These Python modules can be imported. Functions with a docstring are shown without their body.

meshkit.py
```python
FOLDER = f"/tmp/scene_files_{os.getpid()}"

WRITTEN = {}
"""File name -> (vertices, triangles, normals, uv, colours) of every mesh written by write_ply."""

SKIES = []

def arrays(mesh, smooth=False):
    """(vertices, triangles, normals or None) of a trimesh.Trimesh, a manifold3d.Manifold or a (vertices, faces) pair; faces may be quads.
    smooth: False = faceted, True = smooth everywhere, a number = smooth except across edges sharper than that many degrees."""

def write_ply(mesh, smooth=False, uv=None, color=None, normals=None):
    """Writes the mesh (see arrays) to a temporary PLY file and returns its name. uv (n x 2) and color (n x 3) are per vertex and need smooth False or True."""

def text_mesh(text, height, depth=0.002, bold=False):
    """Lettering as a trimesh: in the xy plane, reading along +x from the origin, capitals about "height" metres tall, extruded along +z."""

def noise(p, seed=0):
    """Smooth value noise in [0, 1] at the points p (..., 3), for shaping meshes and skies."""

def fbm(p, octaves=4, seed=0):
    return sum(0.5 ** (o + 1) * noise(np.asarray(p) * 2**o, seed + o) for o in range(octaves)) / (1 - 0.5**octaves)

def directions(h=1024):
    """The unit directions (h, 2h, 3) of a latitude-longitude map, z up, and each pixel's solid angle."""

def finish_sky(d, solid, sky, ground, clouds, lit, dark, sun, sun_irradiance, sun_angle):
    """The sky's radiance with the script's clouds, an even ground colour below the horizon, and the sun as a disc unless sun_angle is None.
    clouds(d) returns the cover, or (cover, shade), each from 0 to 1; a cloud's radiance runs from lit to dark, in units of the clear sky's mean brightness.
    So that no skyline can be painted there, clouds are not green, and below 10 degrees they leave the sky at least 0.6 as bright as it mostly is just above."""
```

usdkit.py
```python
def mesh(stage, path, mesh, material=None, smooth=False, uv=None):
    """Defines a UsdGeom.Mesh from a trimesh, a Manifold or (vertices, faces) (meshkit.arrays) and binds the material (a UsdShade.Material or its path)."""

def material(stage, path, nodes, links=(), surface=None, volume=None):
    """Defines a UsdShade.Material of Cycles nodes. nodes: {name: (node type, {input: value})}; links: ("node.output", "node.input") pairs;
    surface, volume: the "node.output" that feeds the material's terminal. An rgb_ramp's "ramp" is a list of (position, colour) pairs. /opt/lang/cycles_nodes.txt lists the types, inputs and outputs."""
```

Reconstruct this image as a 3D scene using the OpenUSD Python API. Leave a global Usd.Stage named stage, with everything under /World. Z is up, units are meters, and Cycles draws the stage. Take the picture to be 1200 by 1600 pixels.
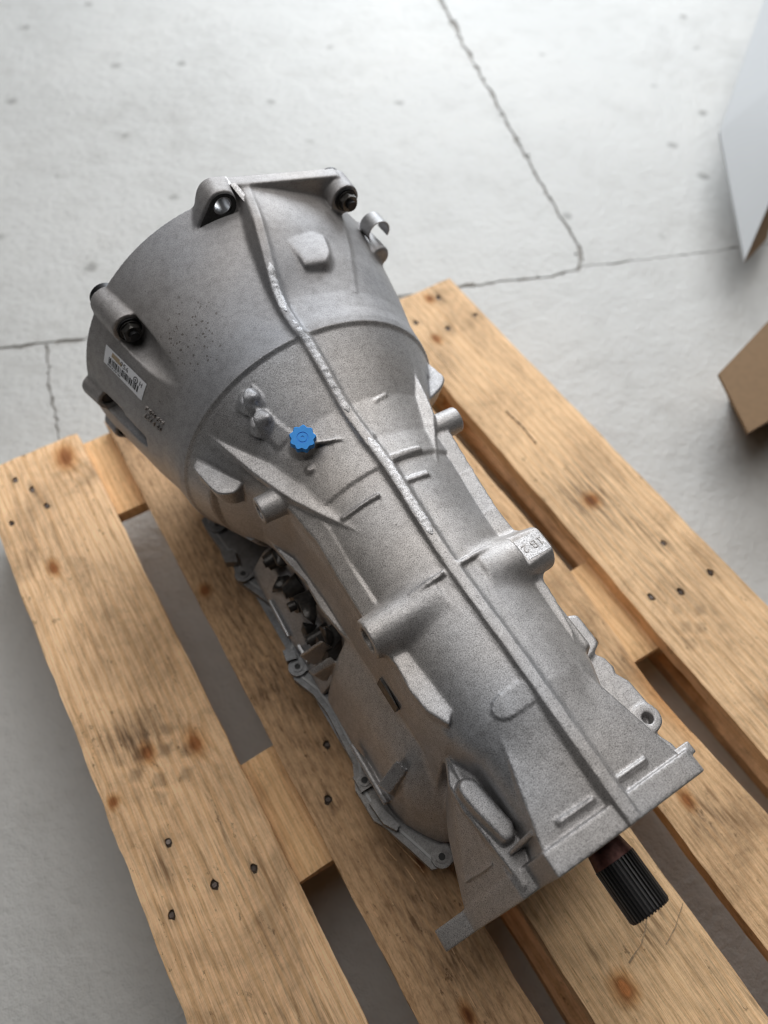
import math
import numpy as np
import trimesh
import manifold3d as m3
import usdkit
import meshkit
from shapely.geometry import Polygon, LineString, box as sbox
from shapely.ops import unary_union
from scipy.spatial import ConvexHull
from scipy.interpolate import PchipInterpolator
from pxr import Usd, UsdGeom, UsdLux, UsdShade, Gf, Vt

stage = Usd.Stage.CreateInMemory()
UsdGeom.SetStageUpAxis(stage, UsdGeom.Tokens.z)
UsdGeom.SetStageMetersPerUnit(stage, 1.0)
stage.DefinePrim('/World', 'Xform')
stage.SetDefaultPrim(stage.GetPrimAtPath('/World'))
UsdGeom.Scope.Define(stage, '/World/Looks')
rng = np.random.default_rng(7)

# ---------------------------------------------------------------- camera
# World: z = 0 is the top of the pallet deck, x across the boards, y along them (far end y = 0).
CAM = np.array([0.1674, -0.7943, 0.8385])
CROWS = np.array([[0.8525, -0.5226, 0.0143], [-0.4347, -0.7237, -0.5360], [0.2905, 0.4507, -0.8441]])  # right, down, forward
cam = UsdGeom.Camera.Define(stage, '/World/camera')
_m = np.eye(4)
_m[0, :3], _m[1, :3], _m[2, :3], _m[3, :3] = CROWS[0], -CROWS[1], -CROWS[2], CAM
cam.AddTransformOp().Set(Gf.Matrix4d(*_m.ravel().tolist()))
cam.CreateHorizontalApertureAttr(36.0)
cam.CreateVerticalApertureAttr(48.0)
cam.CreateFocalLengthAttr(36.0 * 1141.85 / 1200)
cam.CreateClippingRangeAttr(Gf.Vec2f(0.01, 100))
cam.CreateFStopAttr(4.5)
cam.CreateFocusDistanceAttr(0.63)
cam.CreateExposureAttr(0.0)

# ---------------------------------------------------------------- lamps (workshop: door light from the bright end behind, overhead fill lamps added)
def rect_light(name, pos, target, w, h, intensity, color):
    L = UsdLux.RectLight.Define(stage, '/World/' + name)
    pos, target = np.array(pos, float), np.array(target, float)
    z = (pos - target) / np.linalg.norm(pos - target)
    up = np.array([0, 0, 1.0]) if abs(z[2]) < .95 else np.array([0, 1.0, 0])
    x = np.cross(up, z); x /= np.linalg.norm(x)
    y = np.cross(z, x)
    M = np.eye(4); M[0, :3], M[1, :3], M[2, :3], M[3, :3] = x, y, z, pos
    L.AddTransformOp().Set(Gf.Matrix4d(*M.ravel().tolist()))
    L.CreateWidthAttr(w); L.CreateHeightAttr(h)
    L.CreateIntensityAttr(intensity)
    L.CreateColorAttr(Gf.Vec3f(*color))
    return L

rect_light('door_light', (2.6, 2.4, 1.6), (0.5, 0.0, 0.0), 2.5, 1.8, 8.6, (0.90, 0.955, 1.0))
rect_light('ceiling_light', (-0.4, 0.1, 2.6), (0.4, -0.1, 0.0), 1.5, 1.5, 2.1, (1.0, 0.98, 0.95))  # this and the next three: unseen overhead fill, added and fitted for brightness
rect_light('ceiling_light_middle', (1.0, 0.1, 2.5), (0.4, -0.1, 0.0), 1.5, 1.5, 1.8, (1.0, 0.985, 0.96))
rect_light('ceiling_light_right', (1.9, 0.0, 2.4), (0.4, -0.3, 0.0), 1.8, 1.8, 1.6, (1.0, 0.985, 0.96))
rect_light('ceiling_light_back', (1.2, 1.6, 2.8), (0.4, -0.1, 0.0), 2.0, 2.0, 1.4, (1.0, 0.99, 0.97))

# ---------------------------------------------------------------- helpers
_names = {}

def path_for(name, parent):
    base = (parent.GetPath().pathString if parent is not None else '/World') + '/' + name
    n = _names.get(base, 0)
    _names[base] = n + 1
    return base if n == 0 else f'{base}_{n:03d}'

def tag(p, label=None, cat=None, group=None, kind=None):
    p = p.GetPrim() if hasattr(p, 'GetPrim') else p
    for k, v in (('label', label), ('category', cat), ('group', group), ('kind', kind)):
        if v:
            p.SetCustomDataByKey(k, v)
    return p

def obj(name, mesh, mat, parent=None, smooth=35, **t):
    p = usdkit.mesh(stage, path_for(name, parent), mesh, mat, smooth=smooth).GetPrim()
    return tag(p, **t)

def thing(name, **t):
    x = UsdGeom.Xform.Define(stage, path_for(name, None))
    return tag(x.GetPrim(), **t)

def raw_mesh(name, v, f, n, mat, parent=None):
    m = UsdGeom.Mesh.Define(stage, path_for(name, parent))
    m.CreatePointsAttr(Vt.Vec3fArray.FromNumpy(v.astype(np.float32)))
    m.CreateFaceVertexCountsAttr(Vt.IntArray.FromNumpy(np.full(len(f), 3, np.int32)))
    m.CreateFaceVertexIndicesAttr(Vt.IntArray.FromNumpy(f.astype(np.int32).ravel()))
    m.CreateSubdivisionSchemeAttr('none')
    m.CreateNormalsAttr(Vt.Vec3fArray.FromNumpy(n.astype(np.float32)))
    m.SetNormalsInterpolation('vertex')
    UsdShade.MaterialBindingAPI.Apply(m.GetPrim()).Bind(mat)
    return m.GetPrim()

def extr(poly, z0, z1):
    gs = getattr(poly, 'geoms', [poly])
    out = []
    for g in gs:
        if g.is_empty or g.area < 1e-9:
            continue
        e = trimesh.creation.extrude_polygon(g, z1 - z0, engine='earcut')
        e.apply_translation([0, 0, z0])
        out.append(e)
    return trimesh.util.concatenate(out)

def cyl_between(a, b, r, n=24, r2=None):
    """closed (tapered) cylinder as a trimesh"""
    a, b = np.array(a, float), np.array(b, float)
    ax = (b - a) / np.linalg.norm(b - a)
    t = np.array([1, 0, 0]) if abs(ax[0]) < .9 else np.array([0, 1, 0])
    u = np.cross(ax, t); u /= np.linalg.norm(u); w = np.cross(ax, u)
    an = np.arange(n) / n * 2 * np.pi
    ring = np.cos(an)[:, None] * u + np.sin(an)[:, None] * w
    r2 = r if r2 is None else r2
    v = np.vstack([a + ring * r, b + ring * r2, a, b])
    f = []
    for i in range(n):
        j = (i + 1) % n
        f += [[i, j, n + j], [i, n + j, n + i], [2 * n, j, i], [2 * n + 1, n + i, n + j]]
    return trimesh.Trimesh(v, np.array(f), process=False)

def hexnut(c, ax, af, h, hole):
    """hexagonal nut with chamfered face and a bore, centre of its base at c"""
    nut = m3.Manifold.cylinder(h, af / math.sqrt(3), circular_segments=6)
    cone = m3.Manifold.cylinder(h * 1.6, af / math.sqrt(3) * 1.35, af / math.sqrt(3) * 0.62, 32)
    nut = (nut ^ cone) - m3.Manifold.cylinder(h * 3, hole, circular_segments=24).translate([0, 0, -h])
    fl = m3.Manifold.cylinder(h * .18, af * .62, circular_segments=32) - m3.Manifold.cylinder(h, hole, circular_segments=24).translate([0, 0, -h * .3])
    me = (nut + fl).to_mesh()
    t = trimesh.Trimesh(me.vert_properties[:, :3], me.tri_verts, process=False)
    t.apply_transform(trimesh.geometry.align_vectors([0, 0, 1], ax))
    t.apply_translation(c)
    return t

# ---------------------------------------------------------------- materials
def mat(name, nodes, links, surface='p.BSDF'):
    return usdkit.material(stage, '/World/Looks/' + name, nodes, links, surface=surface)

def plain(name, color, rough=.5, metal=0., spec=.5, bump=0, bscale=300, var=.0):
    nodes = {'p': ('principled_bsdf', {'base_color': color, 'roughness': rough, 'metallic': metal, 'specular_ior_level': spec}),
             'g': ('geometry', {}),
             'n': ('noise_texture', {'scale': bscale, 'detail': 3})}
    links = [('g.position', 'n.vector')]
    if bump:
        nodes['b'] = ('bump', {'strength': bump, 'distance': .0006})
        links += [('n.fac', 'b.height'), ('b.normal', 'p.normal')]
    if var:
        c = np.array(color)
        nodes['r'] = ('rgb_ramp', {'ramp': [(.3, tuple(c * (1 - var))), (.7, tuple(c * (1 + var)))]})
        links += [('n.fac', 'r.fac'), ('r.color', 'p.base_color')]
    return mat(name, nodes, links)

def casting(name, base, grain=.22, rough=.5, metal=.55, spots=False, dirt=.2, bump=.45):
    """blasted cast aluminium: fine grain, broad tint drift between warm and bluish grey, small pits"""
    b = np.array(base)
    nodes = {
        'g': ('geometry', {}),
        'fine': ('noise_texture', {'scale': 950, 'detail': 3, 'roughness': .75}),
        'mid': ('noise_texture', {'scale': 120, 'detail': 4, 'roughness': .6}),
        'big': ('noise_texture', {'scale': 9, 'detail': 4, 'roughness': .55}),
        'tint': ('noise_texture', {'scale': 5.5, 'detail': 2}),
        'rt': ('rgb_ramp', {'ramp': [(.32, tuple(b * [1.05, .99, .94])), (.68, tuple(b * [.96, .995, 1.06]))]}),
        'rf': ('rgb_ramp', {'ramp': [(.28, (1 - grain * 1.5,) * 3), (.5, (1, 1, 1)), (.72, (1 + grain,) * 3)]}),
        'rm': ('rgb_ramp', {'ramp': [(.3, (1 - dirt, 1 - dirt * 1.02, 1 - dirt * 1.06)), (.58, (1.04, 1.04, 1.04))]}),
        'rb': ('rgb_ramp', {'ramp': [(.3, (.9, .89, .88)), (.65, (1.05, 1.05, 1.05))]}),
        'pit': ('voronoi_texture', {'scale': 95, 'randomness': 1}),
        'pitr': ('rgb_ramp', {'ramp': [(.0, (.25, .24, .23)), (.055, (.4, .39, .38)), (.075, (1, 1, 1)), (1, (1, 1, 1))]}),
        'pitm': ('noise_texture', {'scale': 14, 'detail': 2}),
        'pitk': ('map_range', {'from_min': .57, 'from_max': .66, 'clamp': True}),
        'x1': ('mix', {'mix_type': 'multiply', 'fac': 1}),
        'x2': ('mix', {'mix_type': 'multiply', 'fac': 1}),
        'x3': ('mix', {'mix_type': 'multiply', 'fac': 1}),
        'x4': ('mix', {'mix_type': 'multiply'}),
        'rough': ('map_range', {'from_min': .3, 'from_max': .7, 'to_min': rough - .08, 'to_max': rough + .1, 'clamp': True}),
        'h': ('math', {'math_type': 'multiply_add', 'value2': .6}),
        'bp': ('bump', {'strength': bump, 'distance': .0007}),
        'p': ('principled_bsdf', {'metallic': metal, 'specular_ior_level': .5}),
    }
    links = [('g.position', n + '.vector') for n in ('fine', 'mid', 'big', 'tint', 'pit', 'pitm')]
    links += [('tint.fac', 'rt.fac'), ('fine.fac', 'rf.fac'), ('mid.fac', 'rm.fac'), ('big.fac', 'rb.fac'),
              ('rt.color', 'x1.color1'), ('rf.color', 'x1.color2'), ('x1.color', 'x2.color1'), ('rm.color', 'x2.color2'),
              ('x2.color', 'x3.color1'), ('rb.color', 'x3.color2'),
              ('pit.distance', 'pitr.fac'), ('pitm.fac', 'pitk.value'), ('pitk.result', 'x4.fac'),
              ('x3.color', 'x4.color1'), ('pitr.color', 'x4.color2'),
              ('big.fac', 'rough.value'), ('rough.result', 'p.roughness'),
              ('fine.fac', 'h.value1'), ('mid.fac', 'h.value3'), ('h.value', 'bp.height'), ('bp.normal', 'p.normal')]
    last = 'x4'
    if spots:   # dried oil splashes on the shoulder of the bell housing
        nodes.update({
            'sp': ('voronoi_texture', {'scale': 210, 'randomness': 1}),
            'spn': ('noise_texture', {'scale': 330, 'detail': 2}),
            'spa': ('math', {'math_type': 'multiply_add', 'value2': .5}),
            'spr': ('rgb_ramp', {'ramp': [(.43, (.5, .47, .45)), (.50, (1, 1, 1)), (1, (1, 1, 1))]}),
            'cv': ('vector_math', {'math_type': 'distance', 'vector2': (.283, -.266, .338)}),
            'cn': ('math', {'math_type': 'multiply_add', 'value2': .05}),
            'cm': ('map_range', {'from_min': .075, 'from_max': .05, 'clamp': True}),
            'x5': ('mix', {'mix_type': 'multiply'})})
        links += [('g.position', 'sp.vector'), ('g.position', 'spn.vector'), ('spn.fac', 'spa.value1'), ('sp.distance', 'spa.value3'),
                  ('spa.value', 'spr.fac'), ('g.position', 'cv.vector1'), ('mid.fac', 'cn.value1'), ('cv.value', 'cn.value3'),
                  ('cn.value', 'cm.value'), ('cm.result', 'x5.fac'), ('x4.color', 'x5.color1'), ('spr.color', 'x5.color2')]
        last = 'x5'
    links.append((last + '.color', 'p.base_color'))
    return mat(name, nodes, links)

M_cast = casting('cast_aluminium', (.415, .408, .406), grain=.46, dirt=.14, bump=.42, metal=.55, rough=.46, spots=True)
M_bell = casting('bell_aluminium', (.345, .344, .352), grain=.28, dirt=.16, bump=.3, metal=.45, rough=.52, spots=True)  # darker, finer-grained and slightly bluer copy of the casting, for the bell
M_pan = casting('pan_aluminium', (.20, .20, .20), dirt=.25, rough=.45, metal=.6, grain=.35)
M_bright = casting('ground_aluminium', (.58, .59, .61), grain=.5, rough=.45, metal=.6, dirt=.3, bump=.6)
M_dark = plain('black_steel', (.022, .022, .024), .42, .6, bump=.25)
M_nut = plain('phosphated_steel', (.085, .08, .075), .38, .8, bump=.3, var=.25, bscale=500)
M_shaft = plain('oiled_black_steel', (.085, .08, .08), .38, .7, bump=.12, bscale=400)
M_neck = plain('brown_oxide_steel', (.16, .066, .056), .42, .4, bump=.2, var=.3)
M_steel = plain('bright_steel', (.62, .62, .6), .22, 1.0, bump=.1)
M_zinc = plain('zinc_plated_steel', (.5, .5, .51), .38, .8, bump=.1)
M_clip = plain('dull_spring_steel', (.33, .33, .335), .5, .6, bump=.2, var=.15)
M_hole = plain('dark_bore', (.012, .012, .012), .6)  # near-black, for the bottom of each bolt socket
M_blue = plain('blue_plastic', (.012, .31, .88), .42, bump=.15, bscale=260)
M_paper = plain('label_paper', (.84, .85, .89), .5, bump=.04)
M_ink = plain('label_ink', (.035, .035, .04), .6)
M_rub = plain('label_smudge', (.42, .33, .22), .6)
M_nail = plain('nail_steel', (.16, .13, .115), .5, .6, bump=.5, var=.4, bscale=700)
M_gask = plain('gasket_steel', (.30, .30, .30), .5, .5, bump=.3)
M_pit = plain('nail_hole', (.05, .033, .02), .8)
M_sub = plain('concrete_base', (.30, .285, .265), .9, bump=.6, bscale=200)
M_shade_grime = plain('shade_and_grease', (.045, .043, .042), .6, .2, bump=.4, bscale=500, var=.4)  # boss face colour: its shade painted in, together with black oil
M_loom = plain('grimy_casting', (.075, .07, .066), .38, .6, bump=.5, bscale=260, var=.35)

def wood(name, a, b, c, seed, dirt=1.0, fibre=.055, band=.8, knots=(), treads=(), smears=()):
    """softwood board: growth bands along y that bend round its knots, fine fibre, grey dirt, stains of their own shape"""
    a, b, c = (np.array(q) * (1.02, 1.05, 1.14) for q in (a, b, c))
    c = tuple((1 - band) * np.array(a) + band * np.array(c)); a, b = tuple(a), tuple(b)
    nodes = {
        'g': ('geometry', {}), 'o': ('object_info', {}),
        'off': ('vector_math', {'math_type': 'multiply_add', 'vector2': (3.1, 5.7, 1.3)}),
        'bend': ('vector_math', {'math_type': 'add'}),
        'mp': ('mapping', {'scale': (1, .055, 1), 'location': (seed, seed * .37, seed * .13)}),
        'band': ('wave_texture', {'wave_type': 'bands', 'bands_direction': 'x', 'profile': 'sine', 'scale': 26, 'distortion': 6.5, 'detail': 3, 'detail_scale': 1.3}),
        'mf': ('mapping', {'scale': (1, fibre, 1)}),
        'fib': ('noise_texture', {'scale': 620, 'detail': 3, 'roughness': .7}),
        'mf2': ('mapping', {'scale': (1, fibre * 1.3, 1)}),
        'fib2': ('noise_texture', {'scale': 190, 'detail': 4, 'roughness': .65}),
        'base': ('rgb_ramp', {'ramp': [(.0, a), (.55, b), (.85, c), (1, c)]}),
        'fr': ('rgb_ramp', {'ramp': [(.3, (.72, .68, .63)), (.52, (1.02, 1.01, 1.0)), (.8, (1.16, 1.16, 1.14))]}),
        'fr2': ('rgb_ramp', {'ramp': [(.30, (.60, .55, .50)), (.46, (1, 1, 1)), (1, (1.06, 1.06, 1.06))]}),
        'd': ('noise_texture', {'scale': 6.5, 'detail': 6, 'roughness': .72, 'distortion': .5}),
        'dr': ('rgb_ramp', {'ramp': [(.33, (.52, .50, .48)), (.45, (.86, .84, .82)), (.56, (1.06, 1.05, 1.03))]}),
        'saw': ('wave_texture', {'wave_type': 'bands', 'bands_direction': 'y', 'profile': 'sine', 'scale': 70, 'distortion': 9, 'detail': 4, 'detail_scale': 2.0}),
        'sw': ('rgb_ramp', {'ramp': [(.1, (.88, .87, .86)), (.5, (1, 1, 1)), (1, (1.03, 1.03, 1.03))]}),
        'x6': ('mix', {'mix_type': 'multiply', 'fac': .22}),
        'ml': ('mapping', {'scale': (1, .45, 1)}),
        'speck': ('noise_texture', {'scale': 95, 'detail': 5, 'roughness': .8}),
        'sr': ('rgb_ramp', {'ramp': [(.33, (.38, .34, .31)), (.39, (1, 1, 1)), (1, (1, 1, 1))]}),
        'x1': ('mix', {'mix_type': 'multiply', 'fac': .85}), 'x2': ('mix', {'mix_type': 'multiply', 'fac': .85}),
        'x3': ('mix', {'mix_type': 'multiply', 'fac': .8 * dirt}), 'x4': ('mix', {'mix_type': 'multiply', 'fac': .8 * dirt}),
        'hs': ('math', {'math_type': 'add'}),
        'bp': ('bump', {'strength': .75, 'distance': .0014}),
        'p': ('principled_bsdf', {'roughness': .72, 'specular_ior_level': .25}),
    }
    links = [('o.random', 'off.vector1'), ('g.position', 'off.vector3'), ('off.vector', 'bend.vector1'), ('bend.vector', 'mp.vector'), ('mp.vector', 'band.vector'),
             ('off.vector', 'mf.vector'), ('mf.vector', 'fib.vector'), ('off.vector', 'mf2.vector'), ('mf2.vector', 'fib2.vector'),
             ('off.vector', 'd.vector'), ('off.vector', 'ml.vector'), ('ml.vector', 'speck.vector'),
             ('band.fac', 'base.fac'), ('fib.fac', 'fr.fac'), ('fib2.fac', 'fr2.fac'), ('d.fac', 'dr.fac'), ('speck.fac', 'sr.fac'),
             ('base.color', 'x1.color1'), ('fr.color', 'x1.color2'), ('x1.color', 'x2.color1'), ('fr2.color', 'x2.color2'),
             ('x2.color', 'x3.color1'), ('dr.color', 'x3.color2'), ('x3.color', 'x4.color1'), ('sr.color', 'x4.color2'), ('off.vector', 'saw.vector'), ('saw.fac', 'sw.fac'), ('x4.color', 'x6.color1'), ('sw.color', 'x6.color2'),
             ('fib.fac', 'hs.value1'), ('fib2.fac', 'hs.value2'), ('hs.value', 'bp.height'), ('bp.normal', 'p.normal')]
    last, bend = 'x6.color', None
    def mult(key, ramp_from, fac_out=None, fac=1.):
        nonlocal last
        nodes[key] = ('mix', {'mix_type': 'multiply', 'fac': fac})
        links.extend([(last, key + '.color1'), (ramp_from, key + '.color2')])
        if fac_out:
            links.append((fac_out, key + '.fac'))
        last = key + '.color'
    nodes['kn'] = ('noise_texture', {'scale': 60, 'detail': 3}); links.append(('g.position', 'kn.vector'))
    for k, (x, y, r, ey, dark) in enumerate(knots):
        K = f'k{k}'
        nodes[K + 'm'] = ('mapping', {'mapping_type': 'point', 'location': (-x / r, -y * ey / r, 0), 'scale': (1 / r, ey / r, 0)})
        nodes[K + 'l'] = ('vector_math', {'math_type': 'length'})
        nodes[K + 'a'] = ('math', {'math_type': 'multiply_add', 'value2': .9})
        dk = np.array((.34, .20, .12)) * (1.8 - .8 * dark)
        nodes[K + 'r'] = ('rgb_ramp', {'ramp': [(.0, tuple(dk)), (.28, tuple(dk * 1.35)), (.36, (.5, .33, .22)), (.5, (.80, .66, .52)), (.8, (1, 1, 1)), (1, (1, 1, 1))]})
        nodes[K + 'd'] = ('math', {'math_type': 'multiply', 'value2': .30})
        nodes[K + 'b'] = ('map_range', {'from_min': 3.2, 'from_max': .2, 'to_min': 0, 'to_max': r * 1.6, 'clamp': True})
        links.extend([('g.position', K + 'm.vector'), (K + 'm.vector', K + 'l.vector1'), ('kn.fac', K + 'a.value1'), (K + 'l.value', K + 'a.value3'),
                      (K + 'a.value', K + 'd.value1'), (K + 'd.value', K + 'r.fac'), (K + 'l.value', K + 'b.value')])
        mult(K + 'x', K + 'r.color')
        if bend is None:
            bend = K + 'b.result'
        else:
            nodes[K + 's'] = ('math', {'math_type': 'add'}); links.extend([(bend, K + 's.value1'), (K + 'b.result', K + 's.value2')]); bend = K + 's.value'
    if bend:
        nodes['bx'] = ('combine_xyz', {}); links.extend([(bend, 'bx.x'), ('bx.vector', 'bend.vector2')])
    for k, (x, y, r, st) in enumerate(treads):      # dirt printed by a tyre: soft squarish patches
        K = f't{k}'
        nodes[K + 'm'] = ('mapping', {'rotation': (0, 0, .5), 'scale': (1, 1, 0)})
        nodes[K + 'v'] = ('voronoi_texture', {'scale': 40, 'metric': 'chebychev', 'randomness': .35})
        nodes[K + 'n'] = ('math', {'math_type': 'multiply_add', 'value2': .28})
        nodes[K + 'r'] = ('rgb_ramp', {'ramp': [(.30, (1 - st, 1 - st * 1.02, 1 - st * 1.0)), (.52, (1, 1, 1)), (1, (1, 1, 1))]})
        nodes[K + 'c'] = ('vector_math', {'math_type': 'distance', 'vector2': (x, y, 0)})
        nodes[K + 'e'] = ('map_range', {'from_min': r, 'from_max': r * .5, 'clamp': True})
        links.extend([('g.position', K + 'm.vector'), (K + 'm.vector', K + 'v.vector'), ('speck.fac', K + 'n.value1'), (K + 'v.distance', K + 'n.value3'), (K + 'n.value', K + 'r.fac'),
                      ('g.position', K + 'c.vector1'), (K + 'c.value', K + 'e.value')])
        mult(K + 'x', K + 'r.color', K + 'e.result')
    for k, (x, y, r, ey, st) in enumerate(smears):  # grey smears ground into the grain
        K = f's{k}'
        nodes[K + 'm'] = ('mapping', {'location': (-x / r, -y * ey / r, 0), 'scale': (1 / r, ey / r, 0)})
        nodes[K + 'l'] = ('vector_math', {'math_type': 'length'})
        nodes[K + 'e'] = ('map_range', {'from_min': 1.15, 'from_max': .25, 'clamp': True})
        nodes[K + 'r'] = ('rgb_ramp', {'ramp': [(.36, (1 - st, 1 - st, 1 - st * .97)), (.62, (1, 1, 1)), (1, (1, 1, 1))]})
        links.extend([('g.position', K + 'm.vector'), (K + 'm.vector', K + 'l.vector1'), (K + 'l.value', K + 'e.value'), ('fib2.fac', K + 'r.fac')])
        mult(K + 'x', K + 'r.color', K + 'e.result')
    links.append((last, 'p.base_color'))
    return mat(name, nodes, links)

NAILS = {0: [(.020, -.106), (.069, -.102), (.060, -.066), (.045, -.038), (.046, -.58), (.071, -.643), (.023, -.645), (.112, -.649)],
         1: [(.238, -.579), (.210, -.631), (.208, -.05), (.25, -.1)], 2: [(.36, -.62), (.43, -.57), (.40, -.08)],
         3: [(.55, -.60), (.58, -.64), (.56, -.07)],
         4: [(.756, -.031), (.785, -.096), (.729, -.099), (.692, -.061), (.750, -.58), (.772, -.644), (.718, -.645), (.681, -.631)]}

def halo(i):
    return tuple((x, y, .0110, .6, .55) for x, y in NAILS[i])

M_wood = [wood('pine_left', (.99, .64, .35), (.99, .67, .38), (.83, .51, .255), 1.3, knots=((.112, -.499, .007, .6, 1), (.011, -.512, .0045, .8, 1), (.117, -.036, .010, .6, 1.2), (.062, -.482, .006, .7, .8), (.047, -.20, .005, .5, .7)),
               treads=((.072, -.50, .055, .42),), smears=((.06, -.455, .05, 1.4, .6), (.045, -.13, .05, .6, .3), (.09, -.62, .03, .7, .4), (.10, -.85, .05, .4, .45), (.03, -.60, .02, .8, .5)) + halo(0)),
          wood('pine_second', (.64, .40, .215), (.68, .44, .24), (.53, .315, .155), 4.1, 1.15, fibre=.17, band=.45, knots=((.262, -.735, .004, .5, .9), (.20, -.33, .005, .7, .8), (.229, -.868, .004, .5, .9)),
               smears=((.235, -.30, .04, .4, .5), (.22, -.47, .04, .3, .5), (.24, -.80, .04, .35, .45)) + halo(1)),
          wood('pine_middle', (.93, .61, .325), (.95, .64, .35), (.80, .50, .25), 7.7, fibre=.05, band=.6, knots=((.37, -.93, .008, .8, .3),), smears=((.43, -.90, .05, 1.3, .45), (.36, -.90, .025, 1, .4), (.46, -.99, .04, .6, .5)) + halo(2)),
          wood('pine_fourth', (.80, .515, .27), (.84, .55, .30), (.69, .42, .21), 2.9, fibre=.09, band=.7, knots=((.618, -.735, .018, .45, .1), (.545, -.835, .005, .6, .7)), smears=((.60, -.68, .03, 1, .55), (.55, -.86, .03, .8, .5), (.575, -.98, .03, .6, .45)) + halo(3)),
          wood('pine_right', (.92, .61, .335), (.94, .645, .365), (.83, .525, .27), 9.4, .9, knots=((.712, -.478, .009, 1, .9), (.742, -.026, .006, .8, 1.1), (.70, -.11, .005, .6, .8), (.71, -.83, .006, .35, .9)),
               treads=((.70, -.69, .05, .28),), smears=((.712, -.475, .075, .8, .65), (.73, -.60, .05, .6, .35), (.69, -.15, .03, .5, .4), (.72, -.85, .05, .5, .4)) + halo(4)),
          wood('pine_cross', (.87, .56, .28), (.89, .595, .31), (.77, .475, .225), 5.2, .6)]

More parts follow.
